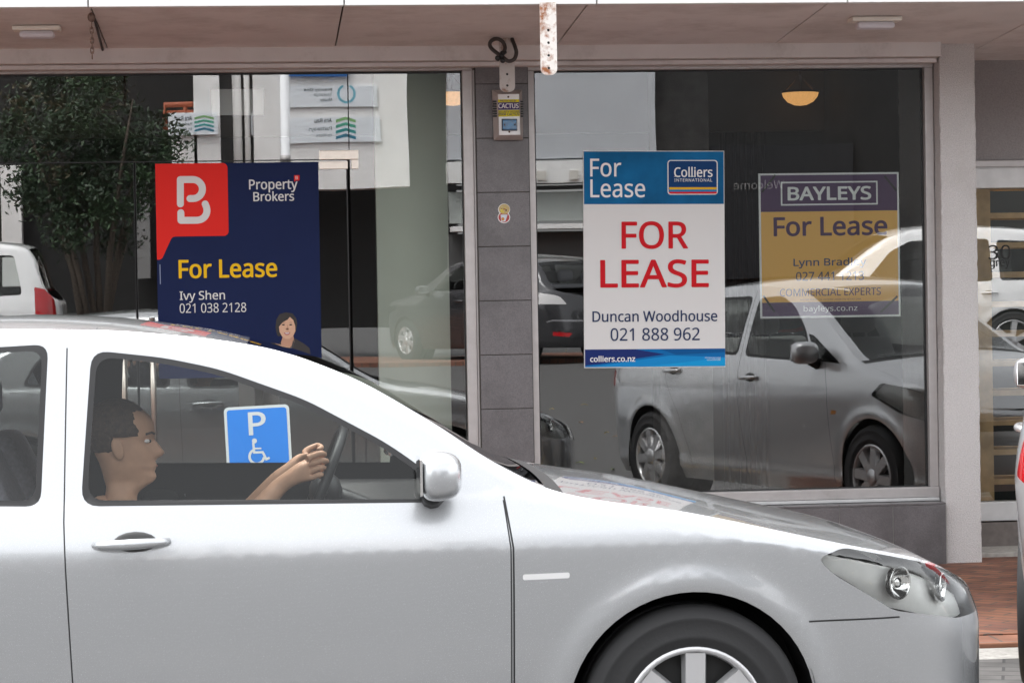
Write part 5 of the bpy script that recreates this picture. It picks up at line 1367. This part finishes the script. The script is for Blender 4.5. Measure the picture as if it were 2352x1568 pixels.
# pendant lamps and a warm strip light inside the shop
def pendant(px_, lab, Y=15.2):
    c_ = at(px_, 214, Y); t = thing('pendant_lamp', lab, 'lamp', (c_.x, Y, 2.88), group='lit bowl lamps hanging in the shop')
    h = 2.88-c_.z; r_ = .112
    b = MB(); b.lathe([(.03, 0), (.035, -.012), (.012, -.02), (.008, -.03), (.008, -h+.04)], 14)
    for k in range(3):
        a_ = 2*pi*k/3+.4; b.tube([(.008*cos(a_), .008*sin(a_), -h*.35), (.05*cos(a_), .05*sin(a_), -h*.62), (r_*cos(a_), r_*sin(a_), -h+.012)], .005, 6)
    b.lathe([(r_+.006, -h), (r_+.006, -h+.012), (r_-.004, -h+.012), (r_-.004, -h)], 28, close=True)
    b.build('lamp_frame', mat('bronze', (.05, .035, .025), .45, .6), t)
    MB().lathe([(r_, -h), (r_*.93, -h-.025), (r_*.7, -h-.055), (r_*.35, -h-.073), (0, -h-.078)], 32).build('lamp_bowl', mat('alabaster glow', (.75, .5, .28), .4, noise=.3, nscale=20, emit=((1, .50, .16), .15)), t)
    return t
pendant(1838, 'lit amber bowl lamp hanging in the right hand window')
pendant(1040, 'lit amber bowl lamp at the edge of the doors beside the sage partition')
a, b_ = at(1690, 222, 15.9), at(1755, 215, 15.9)
t = thing('strip_light', 'warm strip light glowing deep inside the right hand window', 'light', ((a.x+b_.x)/2, 15.9, (a.z+b_.z)/2))
w = (b_.x-a.x)/2; MB().box((-w, -.03, -.002), (w, .03, .02), .003).build('light_housing', dark, t); MB().box((-w, -.02, -.02), (w, .02, -.0025), .006).build('tube', mat('warm tube', (.8, .6, .35), .4, emit=((1, .6, .2), .35)), t)

# fallen leaves on the parking bay behind the parked car
lm = [mat('fallen yellow', (.50, .38, .10), .6), mat('fallen tan', (.40, .22, .09), .6), mat('fallen green', (.24, .30, .06), .6)]
for k, (x, y) in enumerate([(210, 985), (335, 1075), (390, 1088), (430, 1075), (125, 1118), (55, 1120), (180, 1175), (205, 1210), (370, 1195), (330, 1243), (455, 1127), (190, 1043), (95, 727), (20, 1000), (270, 1160), (100, 1230)]):
    px_, py_ = 1261+.395*x, 597+.395*y
    d_ = FWD + RT*(px_-1176)/FPX - UP*(py_-784)/FPX; tt = (.05-EYE)/d_[2]; X_, Y_ = d_[0]*tt, 2*YG-d_[1]*tt
    zz = float(np.interp(Y_, [-8, 4, 5.6, 8.2, 8.7, 9.3], [.6, 0, .004, .02, .09, .095]))
    L_ = random.uniform(.03, .055); w_ = L_*.35; n_ = 6; vv = []; ff_ = []
    for i in range(n_+1):
        t_ = i/n_; ww = w_*sin(pi*t_)**.8; zz_ = .012*sin(pi*t_)
        vv += [(L_*(2*t_-1), -ww, zz_+.006), (L_*(2*t_-1), 0, zz_), (L_*(2*t_-1), ww, zz_+.008)]
    for i in range(n_):
        for j in range(2): ff_.append((i*3+j, i*3+j+1, (i+1)*3+j+1, (i+1)*3+j))
    me = bpy.data.meshes.new('fallen_leaf'); me.from_pydata(vv, [], ff_); me.update()
    o = link('fallen_leaf', me, random.choice(lm), None, (X_, Y_, zz+.006)); o.rotation_euler = (random.uniform(-.2, .2), random.uniform(-.2, .2), random.uniform(0, 6.28))
    tag(o, 'small fallen leaf on the grey paving behind the mirrored parked car', 'leaf', 'fallen leaves on the parking bay')
